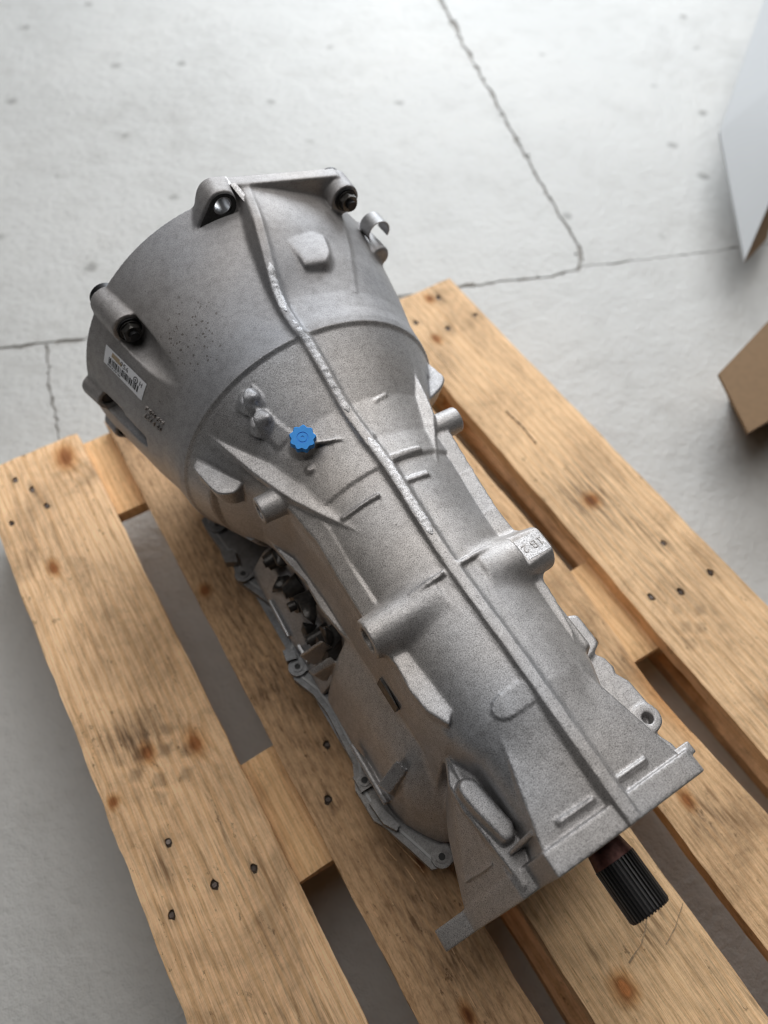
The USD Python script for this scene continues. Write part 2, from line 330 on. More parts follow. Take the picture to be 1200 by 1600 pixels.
def floor_mat():
    nodes = {
        'g': ('geometry', {}),
        'a': ('noise_texture', {'scale': 1.6, 'detail': 4, 'roughness': .6}),
        'b': ('noise_texture', {'scale': 11, 'detail': 6, 'roughness': .7}),
        'c': ('noise_texture', {'scale': 75, 'detail': 5, 'roughness': .65}),
        'ra': ('rgb_ramp', {'ramp': [(.3, (.535, .53, .515)), (.5, (.58, .575, .56)), (.72, (.62, .61, .59))]}),
        'rb': ('rgb_ramp', {'ramp': [(.28, (.80, .79, .775)), (.5, (1, 1, 1)), (1, (1.03, 1.03, 1.03))]}),
        'v': ('voronoi_texture', {'scale': 6.5, 'randomness': 1}),
        'vn': ('math', {'math_type': 'multiply_add', 'value2': .16}),
        'vr': ('rgb_ramp', {'ramp': [(.14, (.5, .49, .48)), (.165, (.80, .80, .79)), (.19, (1, 1, 1)), (1, (1, 1, 1))]}),
        'x1': ('mix', {'mix_type': 'multiply', 'fac': .55}), 'x2': ('mix', {'mix_type': 'multiply', 'fac': .75}),
        'rg': ('noise_texture', {'type': 'ridged_multifractal', 'scale': 16, 'detail': 7, 'roughness': .6, 'use_normalize': False}),
        'rk': ('noise_texture', {'scale': 2.4, 'detail': 2}),
        'rm': ('map_range', {'from_min': .42, 'from_max': .62, 'to_min': .1, 'to_max': 1., 'clamp': True}),
        'rx': ('math', {'math_type': 'multiply'}),
        'ra2': ('math', {'math_type': 'multiply_add', 'value2': .35}),
        'h': ('math', {'math_type': 'multiply_add', 'value2': .45}),
        'bp': ('bump', {'strength': .75, 'distance': .008}),
        'p': ('principled_bsdf', {'roughness': .55, 'specular_ior_level': .35})}
    links = [('g.position', k + '.vector') for k in ('a', 'b', 'c', 'v', 'rg', 'rk')] + [
        ('rk.fac', 'rm.value'), ('rg.fac', 'rx.value1'), ('rm.result', 'rx.value2'), ('rx.value', 'ra2.value1'), ('h.value', 'ra2.value3'),
        ('a.fac', 'ra.fac'), ('b.fac', 'rb.fac'), ('c.fac', 'vn.value1'), ('v.distance', 'vn.value3'), ('vn.value', 'vr.fac'),
        ('ra.color', 'x1.color1'), ('rb.color', 'x1.color2'), ('x1.color', 'x2.color1'), ('vr.color', 'x2.color2'), ('x2.color', 'p.base_color'),
        ('c.fac', 'h.value1'), ('b.fac', 'h.value3'), ('ra2.value', 'bp.height'), ('bp.normal', 'p.normal')]
    return mat('grey_floor_paint', nodes, links)

M_floor = floor_mat()
M_card = plain('brown_cardboard', (.235, .145, .075), .8, bump=.15, bscale=120, var=.06)
M_white = plain('white_board', (.44, .45, .46), .6, bump=.08, bscale=80)

# ---------------------------------------------------------------- floor: painted concrete slabs parted by cracks
FZ = -0.144

def jag(pts, amp, step=.012, seed=0):
    r = np.random.default_rng(seed)
    p = np.array(pts, float); out = []
    for a, b in zip(p[:-1], p[1:]):
        n = max(2, int(np.linalg.norm(b - a) / step))
        t = np.linspace(0, 1, n, endpoint=False)[:, None]
        out.append(a + (b - a) * t)
    q = np.vstack(out + [p[-1:]])
    k = np.convolve(r.normal(0, 1, len(q) + 4), np.ones(3) / 3, 'same')[2:-2]
    k2 = np.convolve(r.normal(0, 1, len(q) + 4), np.ones(3) / 3, 'same')[2:-2]
    q[1:-1] += np.c_[k, k2][1:-1] * amp
    return q

def crack(pts, w, amp=.004, seed=0):
    q = jag(pts, amp, seed=seed)
    r = np.random.default_rng(seed + 50)
    ws = w * (.55 + .9 * np.abs(np.convolve(r.normal(0, 1, len(q) + 4), np.ones(3) / 3, 'same')[2:-2]))
    chips = []
    for i in range(len(q) - 1):
        if w > .002 and r.random() < .30:
            c = q[i] + r.normal(0, w * .5, 2); n = 7
            rr = w * r.uniform(.25, .9) * r.uniform(.5, 1.2, n)
            chips.append(Polygon([(c[0] + rr[k] * math.cos(2 * math.pi * k / n), c[1] + rr[k] * math.sin(2 * math.pi * k / n)) for k in range(n)]).buffer(0))
    return unary_union(chips + [LineString([q[i], q[i + 1]]).buffer(max(ws[i], .0006) / 2) for i in range(len(q) - 1)])

cracks = unary_union([
    crack([(2.72, 4.6), (1.85, 2.1), (1.559, 1.155), (1.509, .987), (1.461, .873), (1.43, .784), (1.39, .656), (1.343, .533), (1.303, .417), (1.271, .32), (1.24, .23), (1.214, .143), (1.197, .08), (1.174, .046), (1.146, .023)], .008, .005, 1),
    crack([(1.146, .023), (1.086, .036), (1.012, .067), (.964, .087), (.924, .101), (.7, .17), (.45, .245), (.235, .337), (.193, .356), (.145, .375), (.107, .386), (.076, .401), (-.4, .6), (-2.8, 1.55)], .0065, .003, 2),
    crack([(1.160, .030), (1.212, .007), (1.29, -.023), (1.408, -.068), (1.9, -.24), (3.8, -.95)], .003, .002, 3),
    crack([(.161, .361), (.147, .296), (.13, .253), (.125, .204), (.112, .13)], .004, .004, 4)])
slabs = sbox(-2.5, -2.2, 3.6, 4.4).difference(cracks)
floor = thing('floor', kind='structure')
obj('base', trimesh.creation.box([6.1, 6.6, .02], trimesh.transformations.translation_matrix([.55, 1.1, FZ - .0145])), M_sub, floor)
for g in sorted(getattr(slabs, 'geoms', [slabs]), key=lambda g: -g.area):
    if g.area > .01:
        obj('slab', extr(g, FZ - .007, FZ), M_floor, floor, smooth=False)

# ---------------------------------------------------------------- pallet
pallet = thing('wooden_pallet', label='worn pine pallet with five deck boards under the gearbox', cat='pallet')

EDGE = {3: lambda y: .012 * np.exp(-((y + .74) / .12) ** 2) - .004 * np.exp(-((y + .5) / .1) ** 2)}
BX = [(.0, .145), (.18625, .28625), (.3275, .4725), (.51375, .61375), (.655, .800)]

def board(x0, x1, y0, y1, z0, z1, holes=(), seed=0, edge=None, along='y', rough=.0011):
    b = m3.Manifold.cube([x1 - x0, y1 - y0, z1 - z0]).translate([x0, y0, z0])
    b = b.refine_to_length(.012 if (z1 == 0) else .03)
    for hx, hy in holes:
        rr_ = np.random.default_rng(int(abs(hx * 7919 + hy * 104729) * 1e3) % 99991)
        an_ = np.arange(9) / 9 * 2 * math.pi; ra_ = rr_.uniform(.0030, .0054, 9)
        hole = m3.CrossSection([np.c_[ra_ * np.cos(an_), ra_ * np.sin(an_) * 1.25]])
        b = b - m3.Manifold.extrude(hole, .02).translate([hx, hy, z1 - .0036])
    me = b.to_mesh(); v = np.array(me.vert_properties[:, :3], float); f = np.array(me.tri_verts)
    cx, cz = (x0 + x1) / 2, (z0 + z1) / 2
    sx = (v[:, 0] - cx) / ((x1 - x0) / 2); sy = (v[:, 1] - (y0 + y1) / 2) / ((y1 - y0) / 2); sz = (v[:, 2] - cz) / ((z1 - z0) / 2)
    side = np.abs(sx) > .999; end = np.abs(sy) > .999; top = sz > .999
    n1 = meshkit.fbm(v * [9, 26, 9] + seed, 3, seed) - .5; n2 = meshkit.fbm(v * [60, 8, 60] + seed, 3, seed + 1) - .5; n3 = meshkit.fbm(v * 55 + seed, 2, seed + 2) - .5
    w = v.copy()
    w[:, 0] += np.where(side, n1 * rough * 3 + n3 * rough * 1.4, 0)
    w[:, 1] += np.where(end, n3 * rough * 4, 0)
    if top.any() and z1 == 0:
        w[:, 2] += np.where(top, n2 * .0009, 0)
    rim = (side & top) | (end & top)
    w[:, 2] -= np.where(rim & (z1 <= 0), .0013 + .0012 * (n3 + .5), 0)
    if edge is not None:
        w[:, 0] -= np.where((sx > 0), edge(v[:, 1]) * np.clip(sx, 0, 1) ** 2 * (0.55 + .45 * (sz + 1) / 2), 0)
    return trimesh.Trimesh(w, f, process=False)

for i, (a, b) in enumerate(BX):
    p = obj('top_board', board(a, b, -1.2, 0., -.022, 0., NAILS[i], seed=3 * i + 1, edge=EDGE.get(i)), M_wood[i], pallet, smooth=30)
    for k, (hx, hy) in enumerate(NAILS[i]):
        obj('nail_hole', cyl_between((hx, hy, -.0045), (hx, hy, -.0033), .0060, 12), M_pit, p)
        d = cyl_between((hx, hy, -.0042), (hx + .0006 * math.sin(7 * k + i), hy + .0006 * math.cos(5 * k + i), -.0012 - .0010 * abs(math.sin(3 * k + i))), .0030, 10, .0026)
        obj('nail_head', d, M_nail, p)
for ya, yb in ((-.148, -.003), (-.683, -.541), (-1.197, -1.055)):
    obj('cross_board', board(.001, .799, ya, yb, -.044, -.0225, seed=int(-ya * 100)), M_wood[5], pallet, smooth=30)
    for xa, xb in ((.002, .102), (.3275, .4725), (.698, .798)):
        obj('block', board(xa, xb, ya + .002, yb - .002, -.122, -.0445, seed=int(xa * 70)), M_wood[5], pallet, smooth=30)
for xa, xb in ((.001, .101), (.3275, .4725), (.699, .799)):
    obj('bottom_board', board(xa, xb, -1.199, -.001, -.1438, -.1225, seed=int(xa * 91)), M_wood[3], pallet, smooth=30)
# splinters raised from the second board
def splinter(a, b, r, n=5):
    return cyl_between(a, b, r, n, r2=.0002)
sp = [splinter((.2605, -.742, -.001), (.2490, -.700, .004), .0008)]
for k in range(26):
    x, y = rng.uniform(.195, .28), rng.uniform(-1.0, -.72)
    L = rng.uniform(.008, .022); an = rng.normal(0, .12)
    sp.append(splinter((x, y, -.0002), (x + L * math.sin(an), y + L * math.cos(an), rng.uniform(.0006, .0018)), .0005, 4))
tag(obj('splinter', trimesh.util.concatenate(sp), M_wood[4], pallet, smooth=False), kind='stuff')

def scuff(pts, w, seed, gap=.35):
    r = np.random.default_rng(seed); q = jag(pts, .0006, .004, seed); v, f = [], []
    for a, b in zip(q[:-1], q[1:]):
        if r.random() < gap:
            continue
        n = np.array([-(b - a)[1], (b - a)[0]]); n /= np.linalg.norm(n) + 1e-9
        w0, w1 = w * r.uniform(.3, 1, 2) / 2
        k = len(v); z = .0007
        v += [[*(a + n * w0), z], [*(a - n * w0), z], [*(b - n * w1), z], [*(b + n * w1), z]]
        f += [[k, k + 1, k + 2], [k, k + 2, k + 3]]
    return trimesh.Trimesh(np.array(v), np.array(f), process=False)
M_scuff = plain('dark_scuff', (.42, .29, .175), .8, var=.3, bscale=400)
M_split = plain('wood_split', (.20, .105, .055), .85)
for k, (pts, w, gp, m) in enumerate((([(.388, -.917), (.41, -.911), (.43, -.897), (.452, -.875)], .0022, .0, M_scuff), ([(.43, -.924), (.45, -.918), (.4705, -.906)], .0016, .0, M_scuff),
        ([(.7055, -.288), (.708, -.32), (.7065, -.36)], .0036, .0, M_split), ([(.675, -.665), (.6745, -.70)], .0016, .2, M_scuff))):
    tag(obj('scuff_mark', scuff(pts, w, 40 + k, gp), m, pallet, smooth=False), kind='stuff')

# ---------------------------------------------------------------- boxes at the right edge of the picture
def hull_mesh(pts):
    h = m3.Manifold.hull_points(np.array(pts, float)).to_mesh()
    return trimesh.Trimesh(h.vert_properties[:, :3], h.tri_verts, process=False)

cbx = thing('cardboard_box', label='small plain brown cardboard box on the floor right of the pallet', cat='box')
T = np.array([[1.042, -.395, 0.0], [1.20, -.352, 0.0], [1.23, -.50, 0.0], [.994, -.503, 0.0]])
T[:, 2] = -.005
Bq = np.array([[1.155, -.385, FZ], [1.25, -.355, FZ], [1.28, -.46, FZ], [1.145, -.455, FZ]])
obj('body', hull_mesh(np.vstack([Bq, T + [0.004, 0, -.006]])), M_card, cbx, smooth=False)
obj('lid', hull_mesh(np.vstack([T, T - [0, 0, .005]])), M_card, cbx, smooth=False)

wbx = thing('white_carton', label='white carton with its flap hanging out at the upper right edge', cat='carton')
def slab_quad(q, th):
    q = np.array(q, float); n = np.cross(q[1] - q[0], q[2] - q[0]); n /= np.linalg.norm(n)
    return hull_mesh(np.vstack([q, q - n * th]))
F1 = np.array([[2.14, .51, -.03], [1.565, .11, -.02], [1.315, -.205, -.03], [1.52, -.07, -.04], [2.2, .30, -.03]])
obj('flap', hull_mesh(np.vstack([F1, F1 - [0, 0, .007]])), M_white, wbx, smooth=False)
obj('flap_edge', hull_mesh([[1.316, -.2065, -.0375], [1.5215, -.0725, -.0475], [1.60, -.06, -.095], [1.487, -.138, -.095], [1.318, -.2055, -.0385], [1.53, -.065, -.0475], [1.61, -.05, -.095]]), M_card, wbx, smooth=False)
obj('body', hull_mesh([[1.70, .02, FZ], [2.3, .38, FZ], [2.6, -.1, FZ], [2.0, -.46, FZ], [1.70, .02, -.045], [2.3, .38, -.04], [2.6, -.1, .25], [2.0, -.46, .25], [1.72, .0, .25], [2.3, .35, .25]]), M_white, wbx, smooth=False)

# ---------------------------------------------------------------- gearbox casting: solid modelled on a grid with filleted joins, then meshed
X0, Z0 = .374, .201                      # main shaft axis (runs along y)
PY = np.array([-.152, -.18, -.215, -.25, -.29, -.31, -.322, -.3300, -.3325, -.36, -.40, -.44, -.466, -.4695, -.53, -.6, -.7, -.76, -.8])
PRAD = np.array([.189, .184, .1765, .169, .158, .1548, .1537, .1520, .1485, .136, .1185, .109, .1065, .1040, .097, .092, .087, .078, .066])

def R_at(y):
    return np.interp(-np.asarray(y), -PY, PRAD)

def on_body(x, y, off=0.):
    """point of the turned body above (x, y), raised by off along the radius"""
    r = R_at(y) + off
    return np.array([x, y, Z0 + math.sqrt(max(r * r - (x - X0) ** 2, 0))])

VOX = .0015
LO = np.array([.165, -.828, -.004]); HI = np.array([.60, -.142, .436])
NG = np.ceil((HI - LO) / VOX).astype(int) + 1
GX, GY, GZ = (np.float32(LO[i] + VOX * np.arange(NG[i])) for i in range(3))
D = np.full(NG, .02, np.float32)
TAG = np.zeros(NG, np.uint8)
PARTS = ['body']

def part(name):
    PARTS.append(name)
    return len(PARTS) - 1

def box_idx(lo, hi, m):
    a = np.clip(np.floor((np.array(lo) - m - LO) / VOX).astype(int), 0, NG - 1)
    b = np.clip(np.ceil((np.array(hi) + m - LO) / VOX).astype(int) + 1, 1, NG)
    sl = tuple(slice(i, j) for i, j in zip(a, b))
    return sl, GX[sl[0]][:, None, None], GY[sl[1]][None, :, None], GZ[sl[2]][None, None, :]

def add(sl, d, t, k):
    c = D[sl]
    closer = d < c
    if k > 0:
        h = np.clip(.5 + .5 * (c - d) / k, 0, 1)
        D[sl] = c + (d - c) * h - k * h * (1 - h)
    else:
        D[sl] = np.minimum(c, d)
    if t is not None:
        TAG[sl] = np.where(closer, t, TAG[sl])

def cut(sl, d, k):
    c = D[sl]; d = -d
    if k > 0:
        h = np.clip(.5 - .5 * (c - d) / k, 0, 1)
        D[sl] = c + (d - c) * h + k * h * (1 - h)
    else:
        D[sl] = np.maximum(c, d)

def d_hull(pts, r, X, Y, Z):
    eq = np.unique(np.round(ConvexHull(np.array(pts, float), qhull_options='QJ').equations, 4), axis=0)
    d = None
    for a, b, c, e in eq:
        p = (np.float32(a) * X + np.float32(b) * Y + np.float32(c) * Z + np.float32(e))
        if d is None:
            d = p
        elif r > 0:
            h = np.clip(.5 - .5 * (d - p) / r, 0, 1)
            d = d + (p - d) * h + r * h * (1 - h)
        else:
            d = np.maximum(d, p)
    return d

def hull(pts, t=None, k=.004, r=.002, sub=False):
    pts = np.array(pts, float)
    sl, X, Y, Z = box_idx(pts.min(0), pts.max(0), k + r + .006)
    d = d_hull(pts, r, X, Y, Z)
    cut(sl, d, k) if sub else add(sl, d, t, k)

def cyl(a, b, ra, rb=None, t=None, k=.004, r=.0015, sub=False):
    a, b = np.array(a, float), np.array(b, float)
    rb = ra if rb is None else rb
    L = np.linalg.norm(b - a); u = (b - a) / L; R = max(ra, rb)
    sl, X, Y, Z = box_idx(np.minimum(a, b) - R, np.maximum(a, b) + R, k + .006)
    px, py, pz = X - a[0], Y - a[1], Z - a[2]
    s = px * u[0] + py * u[1] + pz * u[2]
    rho = np.sqrt(np.maximum(px * px + py * py + pz * pz - s * s, 0))
    co = L / math.hypot(L, ra - rb)
    d1 = (rho - (ra + (rb - ra) * np.clip(s / L, -.2, 1.2))) * co
    d2 = np.abs(s - L / 2) - L / 2
    h = np.clip(.5 - .5 * (d1 - d2) / r, 0, 1)
    d = d1 + (d2 - d1) * h + r * h * (1 - h)
    cut(sl, d, k) if sub else add(sl, d, t, k)

def plate(outline, z0, z1, t=None, k=.004, r=.0015):
    """horizontal plate with any outline"""
    P = np.array(outline, float)
    sl, X, Y, Z = box_idx([*P.min(0), z0], [*P.max(0), z1], k + .006)
    gx, gy = np.broadcast_arrays(X[..., 0], Y[..., 0])
    d2 = np.full(gx.shape, 1e9); s = np.ones(gx.shape)
    for i in range(len(P)):
        a, b = P[i], P[i - 1]
        e = b - a; wx, wy = gx - a[0], gy - a[1]
        tt = np.clip((wx * e[0] + wy * e[1]) / (e @ e + 1e-12), 0, 1)
        d2 = np.minimum(d2, (wx - e[0] * tt) ** 2 + (wy - e[1] * tt) ** 2)
        c1, c2, c3 = gy >= a[1], gy < b[1], e[0] * wy > e[1] * wx
        s = np.where((c1 & c2 & c3) | (~c1 & ~c2 & ~c3), -s, s)
    dp = (s * np.sqrt(d2)).astype(np.float32)[..., None]
    dz = np.abs(Z - (z0 + z1) / 2) - (z1 - z0) / 2
    h = np.clip(.5 - .5 * (dp - dz) / r, 0, 1)
    add(sl, dp + (dz - dp) * h + r * h * (1 - h), t, k)

def mirror(p):
    return [(2 * X0 - q[0], *q[1:]) for q in p]

def ribbon(p, q, w, hgt, t=None, k=.002, depth=.006, r=.0008):
    """low rib lying on the turned body from p=(x, y) to q"""
    (xa, ya), (xb, yb) = p, q
    n = max(1, int(math.hypot(xb - xa, yb - ya) / .014))
    P = [(xa + (xb - xa) * i / n, ya + (yb - ya) * i / n) for i in range(n + 1)]
    along = np.array([xb - xa, yb - ya]); along /= np.linalg.norm(along)
    sx, sy = -along[1] * w / 2, along[0] * w / 2
    pts = []
    for x, y in P:
        for q in (-1, 1):
            pts += [on_body(x + q * sx, y + q * sy, hgt), on_body(x + q * sx * 1.5, y + q * sy * 1.5, -depth)]
    hull(pts, t, k, r)

# -- turned body: bell, cone, barrel
BELL = part('bell_housing'); CASE = part('main_case')
sl, X, Y, Z = box_idx([X0 - .19, -.80, Z0 - .19], [X0 + .19, -.152, Z0 + .19], .006)
rho = np.sqrt((X - X0) ** 2 + (Z - Z0) ** 2)
slope = np.interp(-GY[sl[1]], -PY, np.abs(np.gradient(PRAD, PY)))[None, :, None]
d = (rho - R_at(Y)) / np.sqrt(1 + np.minimum(slope, 1.2) ** 2)
d = np.maximum(d, np.maximum(Y + .152, -.80 - Y))
half = np.interp(-GY[sl[1]], [.152, .334, .36, .40, .44, .50, .66, .70, .72, .80], [.30, .30, .1300, .1020, .0860, .0805, .0795, .0700, .0610, .056])[None, :, None]
side = np.abs(X - X0) - half
h = np.clip(.5 - .5 * (d - side) / .012, 0, 1)
d = (d + (side - d) * h + .012 * h * (1 - h)).astype(np.float32)
add(sl, d, None, 0)
TAG[sl] = np.where(Y > -.3305, BELL, CASE)
# lip that rounds the bell over before its step
# -- bell: flat-topped tower, bolt bosses, fairings
lip = part('flange_rail')
hull([(.368, -.152, .4125), (.506, -.152, .379), (.368, -.166, .4105), (.506, -.166, .378), (.36, -.152, .36), (.51, -.152, .34), (.36, -.166, .36), (.51, -.166, .34)], BELL, .004, .002)
PANEL = np.array([(.3985, -.150, .4010, .503), (.3935, -.180, .4000, .498), (.3895, -.209, .3958, .488), (.3838, -.233, .3888, .479), (.3765, -.2607, .3778, .466), (.3708, -.290, .3600, .452)])
sl, X, Y, Z = box_idx([.362, -.290, .30], [.51, -.152, .41], .006)
yy = np.clip(-GY[sl[1]], .150, .290)
xl, zl, xe = (PchipInterpolator(-PANEL[:, 1], PANEL[:, i])(yy) for i in (0, 2, 3))
ze = Z0 + np.sqrt(np.maximum(R_at(-yy) ** 2 - (xe - X0) ** 2, 0)) + .010 * np.clip((.285 - yy) / .13, 0, 1)
xl, zl, xe, ze = (q.astype(np.float32)[None, :, None] for q in (xl, zl, xe, ze))
tt = np.clip((X - xl) / (xe - xl), 0, 1)
zp = zl + (ze - zl) * tt + .016 * tt * (1 - tt) * np.clip((.288 - yy) / .07, 0, 1).astype(np.float32)[None, :, None]
d1, d2 = (Z - zp) * np.float32(.92), np.maximum(xl - X - .12 * (zp - Z), X - xe - .25 * (zp - Z))
h = np.clip(.5 - .5 * (d1 - d2) / .002, 0, 1)
dd = np.maximum(d1 + (d2 - d1) * h + .002 * h * (1 - h), np.maximum(np.maximum(Y + .152, -.290 - Y), zp - .05 - Z))
add(sl, dd.astype(np.float32), BELL, .004)
# tower boss with its through hole (left) and bolt boss (right)
ring = [(.368 + .0165 * math.sin(a), y, .397 + .0165 * math.cos(a)) for a in np.linspace(0, 2 * math.pi, 14) for y in (-.152, -.178)]
hull(ring + [(.345, -.152, .380), (.336, -.178, .378), (.332, -.178, .374), (.385, -.178, .36), (.385, -.152, .41)], BELL, .003, .002)
cyl((.504, -.15, .360), (.503, -.181, .358), .0165, t=BELL, k=.003)
cyl((.503, -.1805, .358), (.506, -.34, .362), .0158, .0158, sub=True, k=.002)
cyl((.369, -.10, .398), (.3690, -.19, .3965), .0098, sub=True, k=0)
# left bolt boss and fairing
cyl((.236, -.150, .3175), (.242, -.201, .3180), .0168, .0163, BELL, .003)
cyl((.242, -.2005, .3180), (.246, -.34, .3205), .0162, .0150, sub=True, k=.002)
cyl((.190, -.150, .2200), (.1985, -.186, .2230), .0135, t=BELL, k=.003)
cyl((.1985, -.1855, .2230), (.2060, -.262, .2235), .0130, .0090, sub=True, k=.002)
cyl((.1985, -.1870, .2240), (.197, -.225, .2300), .0128, .0100, sub=True, k=.002)
cyl((.1975, -.14, .223), (.1985, -.20, .2235), .0085, sub=True, k=0)
cyl((.196, -.150, .158), (.200, -.178, .160), .0125, t=BELL, k=.003)
cyl((.200, -.1775, .160), (.204, -.33, .162), .0118, .011, sub=True, k=.002)
cyl((.199, -.16, .160), (.200, -.19, .161), .007, sub=True, k=0)
# right side boss that carries the clip
cyl((.531, -.150, .290), (.531, -.208, .292), .0125, t=BELL, k=.004, r=.004)
# ridge rib: tall on the bell, low along the barrel
RIB = part('ridge_rib')
RP = np.array([(.3995, -.160, .3995), (0.3899, -0.2089, 0.3991), (0.3838, -0.2330, 0.3919), (0.3765, -0.2607, 0.3810), (0.3709, -0.2856, 0.3676), (0.3692, -0.3069, 0.3616), (0.3692, -0.3218, 0.3594), (0.3730, -0.3361, 0.3518), (.3741, -.365, .3395), (.3747, -.404, .3225),
               (.3765, -.436, .3160), (.3785, -.472, .3112), (.3770, -.525, .3040), (.3755, -.577, .2985), (.376, -.663, .2945), (.3755, -.722, .2920), (.3755, -.79, .2878), (.3755, -.8135, .2868)])
sl, X, Y, Z = box_idx([.355, -.8135, .25], [.415, -.158, .41], .006)
yy = -GY[sl[1]]
xc, zt = (PchipInterpolator(-RP[:, 1], RP[:, i])(np.clip(yy, .16, .8135)).astype(np.float32)[None, :, None] for i in (0, 2))
hw = np.interp(yy, [.16, .29, .40, .55, .8], [.0046, .0042, .0043, .0050, .0052]).astype(np.float32)[None, :, None]
dx = (np.abs(X - xc) - hw - .45 * np.maximum(zt - Z, 0)) * np.float32(.90)
dz = (Z - zt) * np.float32(.95)
h = np.clip(.5 - .5 * (dx - dz) / .0014, 0, 1)
dd = np.maximum(dx + (dz - dx) * h + .0014 * h * (1 - h), np.maximum(np.maximum(Y + .160, -.8135 - Y), zt - .03 - Z))
add(sl, dd, RIB, .0035)
RIBF = part('bell_rib')
TAG[sl] = np.where((TAG[sl] == RIB) & (Y > -.3305), RIBF, TAG[sl])
# raised pad on the tower panel
PAD = part('cast_pad')
hull([(.408, -.236, .3790), (.4451, -.2220, .3685), (.4535, -.2260, .3655), (.4462, -.2551, .3672), (.4359, -.2667, .3662), (.4094, -.2660, .3722),
      (.408, -.236, .36), (.4451, -.2220, .35), (.4553, -.2260, .34), (.4472, -.2571, .335), (.4359, -.2695, .34), (.4094, -.2685, .35)], PAD, .004, .004)
hull([(.215, -.185, .104), (.215, -.205, .104), (.235, -.185, .104), (.235, -.205, .104), (.217, -.185, .092), (.217, -.205, .092), (.235, -.185, .092), (.235, -.205, .092)], part('edge_tab'), .001, .001)
# -- cone: lug, twin bumps, filler boss, web
LUG = part('side_lug')
hull([(.2322, -.3463, .262), (.2357, -.3413, .262), (.2417, -.3385, .263), (.2600, -.340, .2635), (.285, -.375, .2635), (.2675, -.3851, .263), (.2655, -.3908, .262), (.2571, -.3944, .262), (.2439, -.3899, .2615), (.2389, -.3835, .2615),
      (.238, -.345, .238), (.246, -.338, .238), (.285, -.375, .238), (.268, -.390, .238), (.257, -.3935, .238), (.247, -.388, .238), (.2425, -.380, .238), (.262, -.350, .215), (.285, -.375, .215)], LUG, .003, .003)
BUMP = part('cast_bump')
for x, y, tx, ty in ((.304, -.352, .3075, -.3585), (.303, -.3715, .3095, -.379)):
    b0, b1 = on_body(x, y, -.006), on_body(x, y, .0035)
    cyl(b0, b1, .0140, .0105, BUMP, .003, .003)
    cyl(b1, on_body(tx, ty, .0105), .0108, .0028, BUMP, .003, .002)
hull([on_body(.297, -.372, .002), on_body(.306, -.398, .002), on_body(.322, -.397, .002), on_body(.312, -.375, .002), on_body(.297, -.372, -.008), on_body(.306, -.398, -.008), on_body(.322, -.397, -.008), on_body(.312, -.375, -.008)], BUMP, .003, .002)
FIL = part('filler_boss')
CB = on_body(.3265, -.4085, -.006); CT = on_body(.3238, -.4145, .0125)
cyl(CB, CT, .0118, .0112, FIL, .004)
hull([CT + [.004, -.002, -.001], CT + [.004, -.006, -.001], on_body(.3565, -.4245, .0012), on_body(.3575, -.4275, .0012), CB + [.006, 0, 0], on_body(.357, -.426, -.006)], FIL, .002, .001)
cyl(on_body(.320, -.432, -.002), on_body(.320, -.432, .0025), .0045, .0035, CASE, .002)
cyl(on_body(.381, -.436, -.002), on_body(.381, -.436, .0025), .0045, .0035, CASE, .002)
# -- upper side fins with the front pair of tube bosses
FIN = part('side_fin'); FINR = part('side_fin')
fin = [(.257, -.335), (.268, -.373), (.277, -.405), (.2865, -.431), (.2925, -.446), (.307, -.473), (.331, -.5135), (.345, -.505), (.345, -.40), (.30, -.335)]
plate(fin, .278, .288, FIN, .002)
finr = [(.483, -.336), (.473, -.372), (.465, -.407), (.459, -.428), (.4375, -.465), (.4235, -.487), (.4135, -.510), (.40, -.50), (.40, -.40), (.45, -.335)]
plate(finr, .278, .288, FINR, .002)
BOSS = [part('mounting_boss') for _ in range(4)]
cyl((.2645, -.431, .270), (.33, -.431, .270), .0132, .015, BOSS[0], .004)
cyl((.4835, -.434, .270), (.41, -.434, .270), .0132, .015, BOSS[1], .004)
cyl((.26, -.431, .270), (.30, -.431, .270), .0075, sub=True, k=0)
# -- rails along the widest line, rear pair of bosses
RAIL = part('side_rail'); RAILR = part('side_rail')
def band(P, t, sgn, w=.0135):
    for (xa, ya), (xb, yb) in zip(P[:-1], P[1:]):
        pts = []
        for x, y in ((xa, ya + .0008), (xb, yb - .0008)):
            zi = max(on_body(x + sgn * w, y)[2] + .0014, .2700)
            zo = max(on_body(x + sgn * .002, y)[2] + .004, zi - (.009 if sgn > 0 else .0015))
            pts += [(x, y, zo), (x + sgn * w, y, zi), (x + sgn * .0015, y, .250), (x + sgn * (w + .010), y, zi - .003), (x + sgn * (w + .012), y, .245)]
        hull(pts, t, .0012, .0010)
band([(.2850, -.432), (.2895, -.452), (.2922, -.473), (.2945, -.486), (.2940, -.523), (.2940, -.588)], RAIL, 1)
band([(.4660, -.440), (.4610, -.494), (.4555, -.54), (.4550, -.59)], RAILR, -1, .0150)
plate([(.294, -.588), (.294, -.593), (.2955, -.621), (.2935, -.644), (.296, -.665), (.305, -.6835), (.33, -.66), (.33, -.588)], .252, .2655, part('side_rail'), .0015, .001)
plate([(.4525, -.59), (.446, -.64), (.440, -.672), (.435, -.682), (.42, -.66), (.42, -.59)], .252, .2655, part('side_rail'), .0015, .001)
cyl((.2855, -.590, .2675), (.352, -.590, .268), .0180, .024, BOSS[2], .008)
cyl((.4665, -.594, .2665), (.400, -.592, .268), .0205, .025, BOSS[3], .008, .003)
hull([(.437, -.57, .31), (.48, -.57, .31), (.437, -.62, .31), (.48, -.62, .31), (.437, -.57, .2835), (.48, -.57, .2835), (.437, -.62, .2835), (.48, -.62, .2835)], sub=True, k=0, r=0)
cyl((.28, -.590, .2675), (.32, -.590, .2675), .0105, sub=True, k=0)
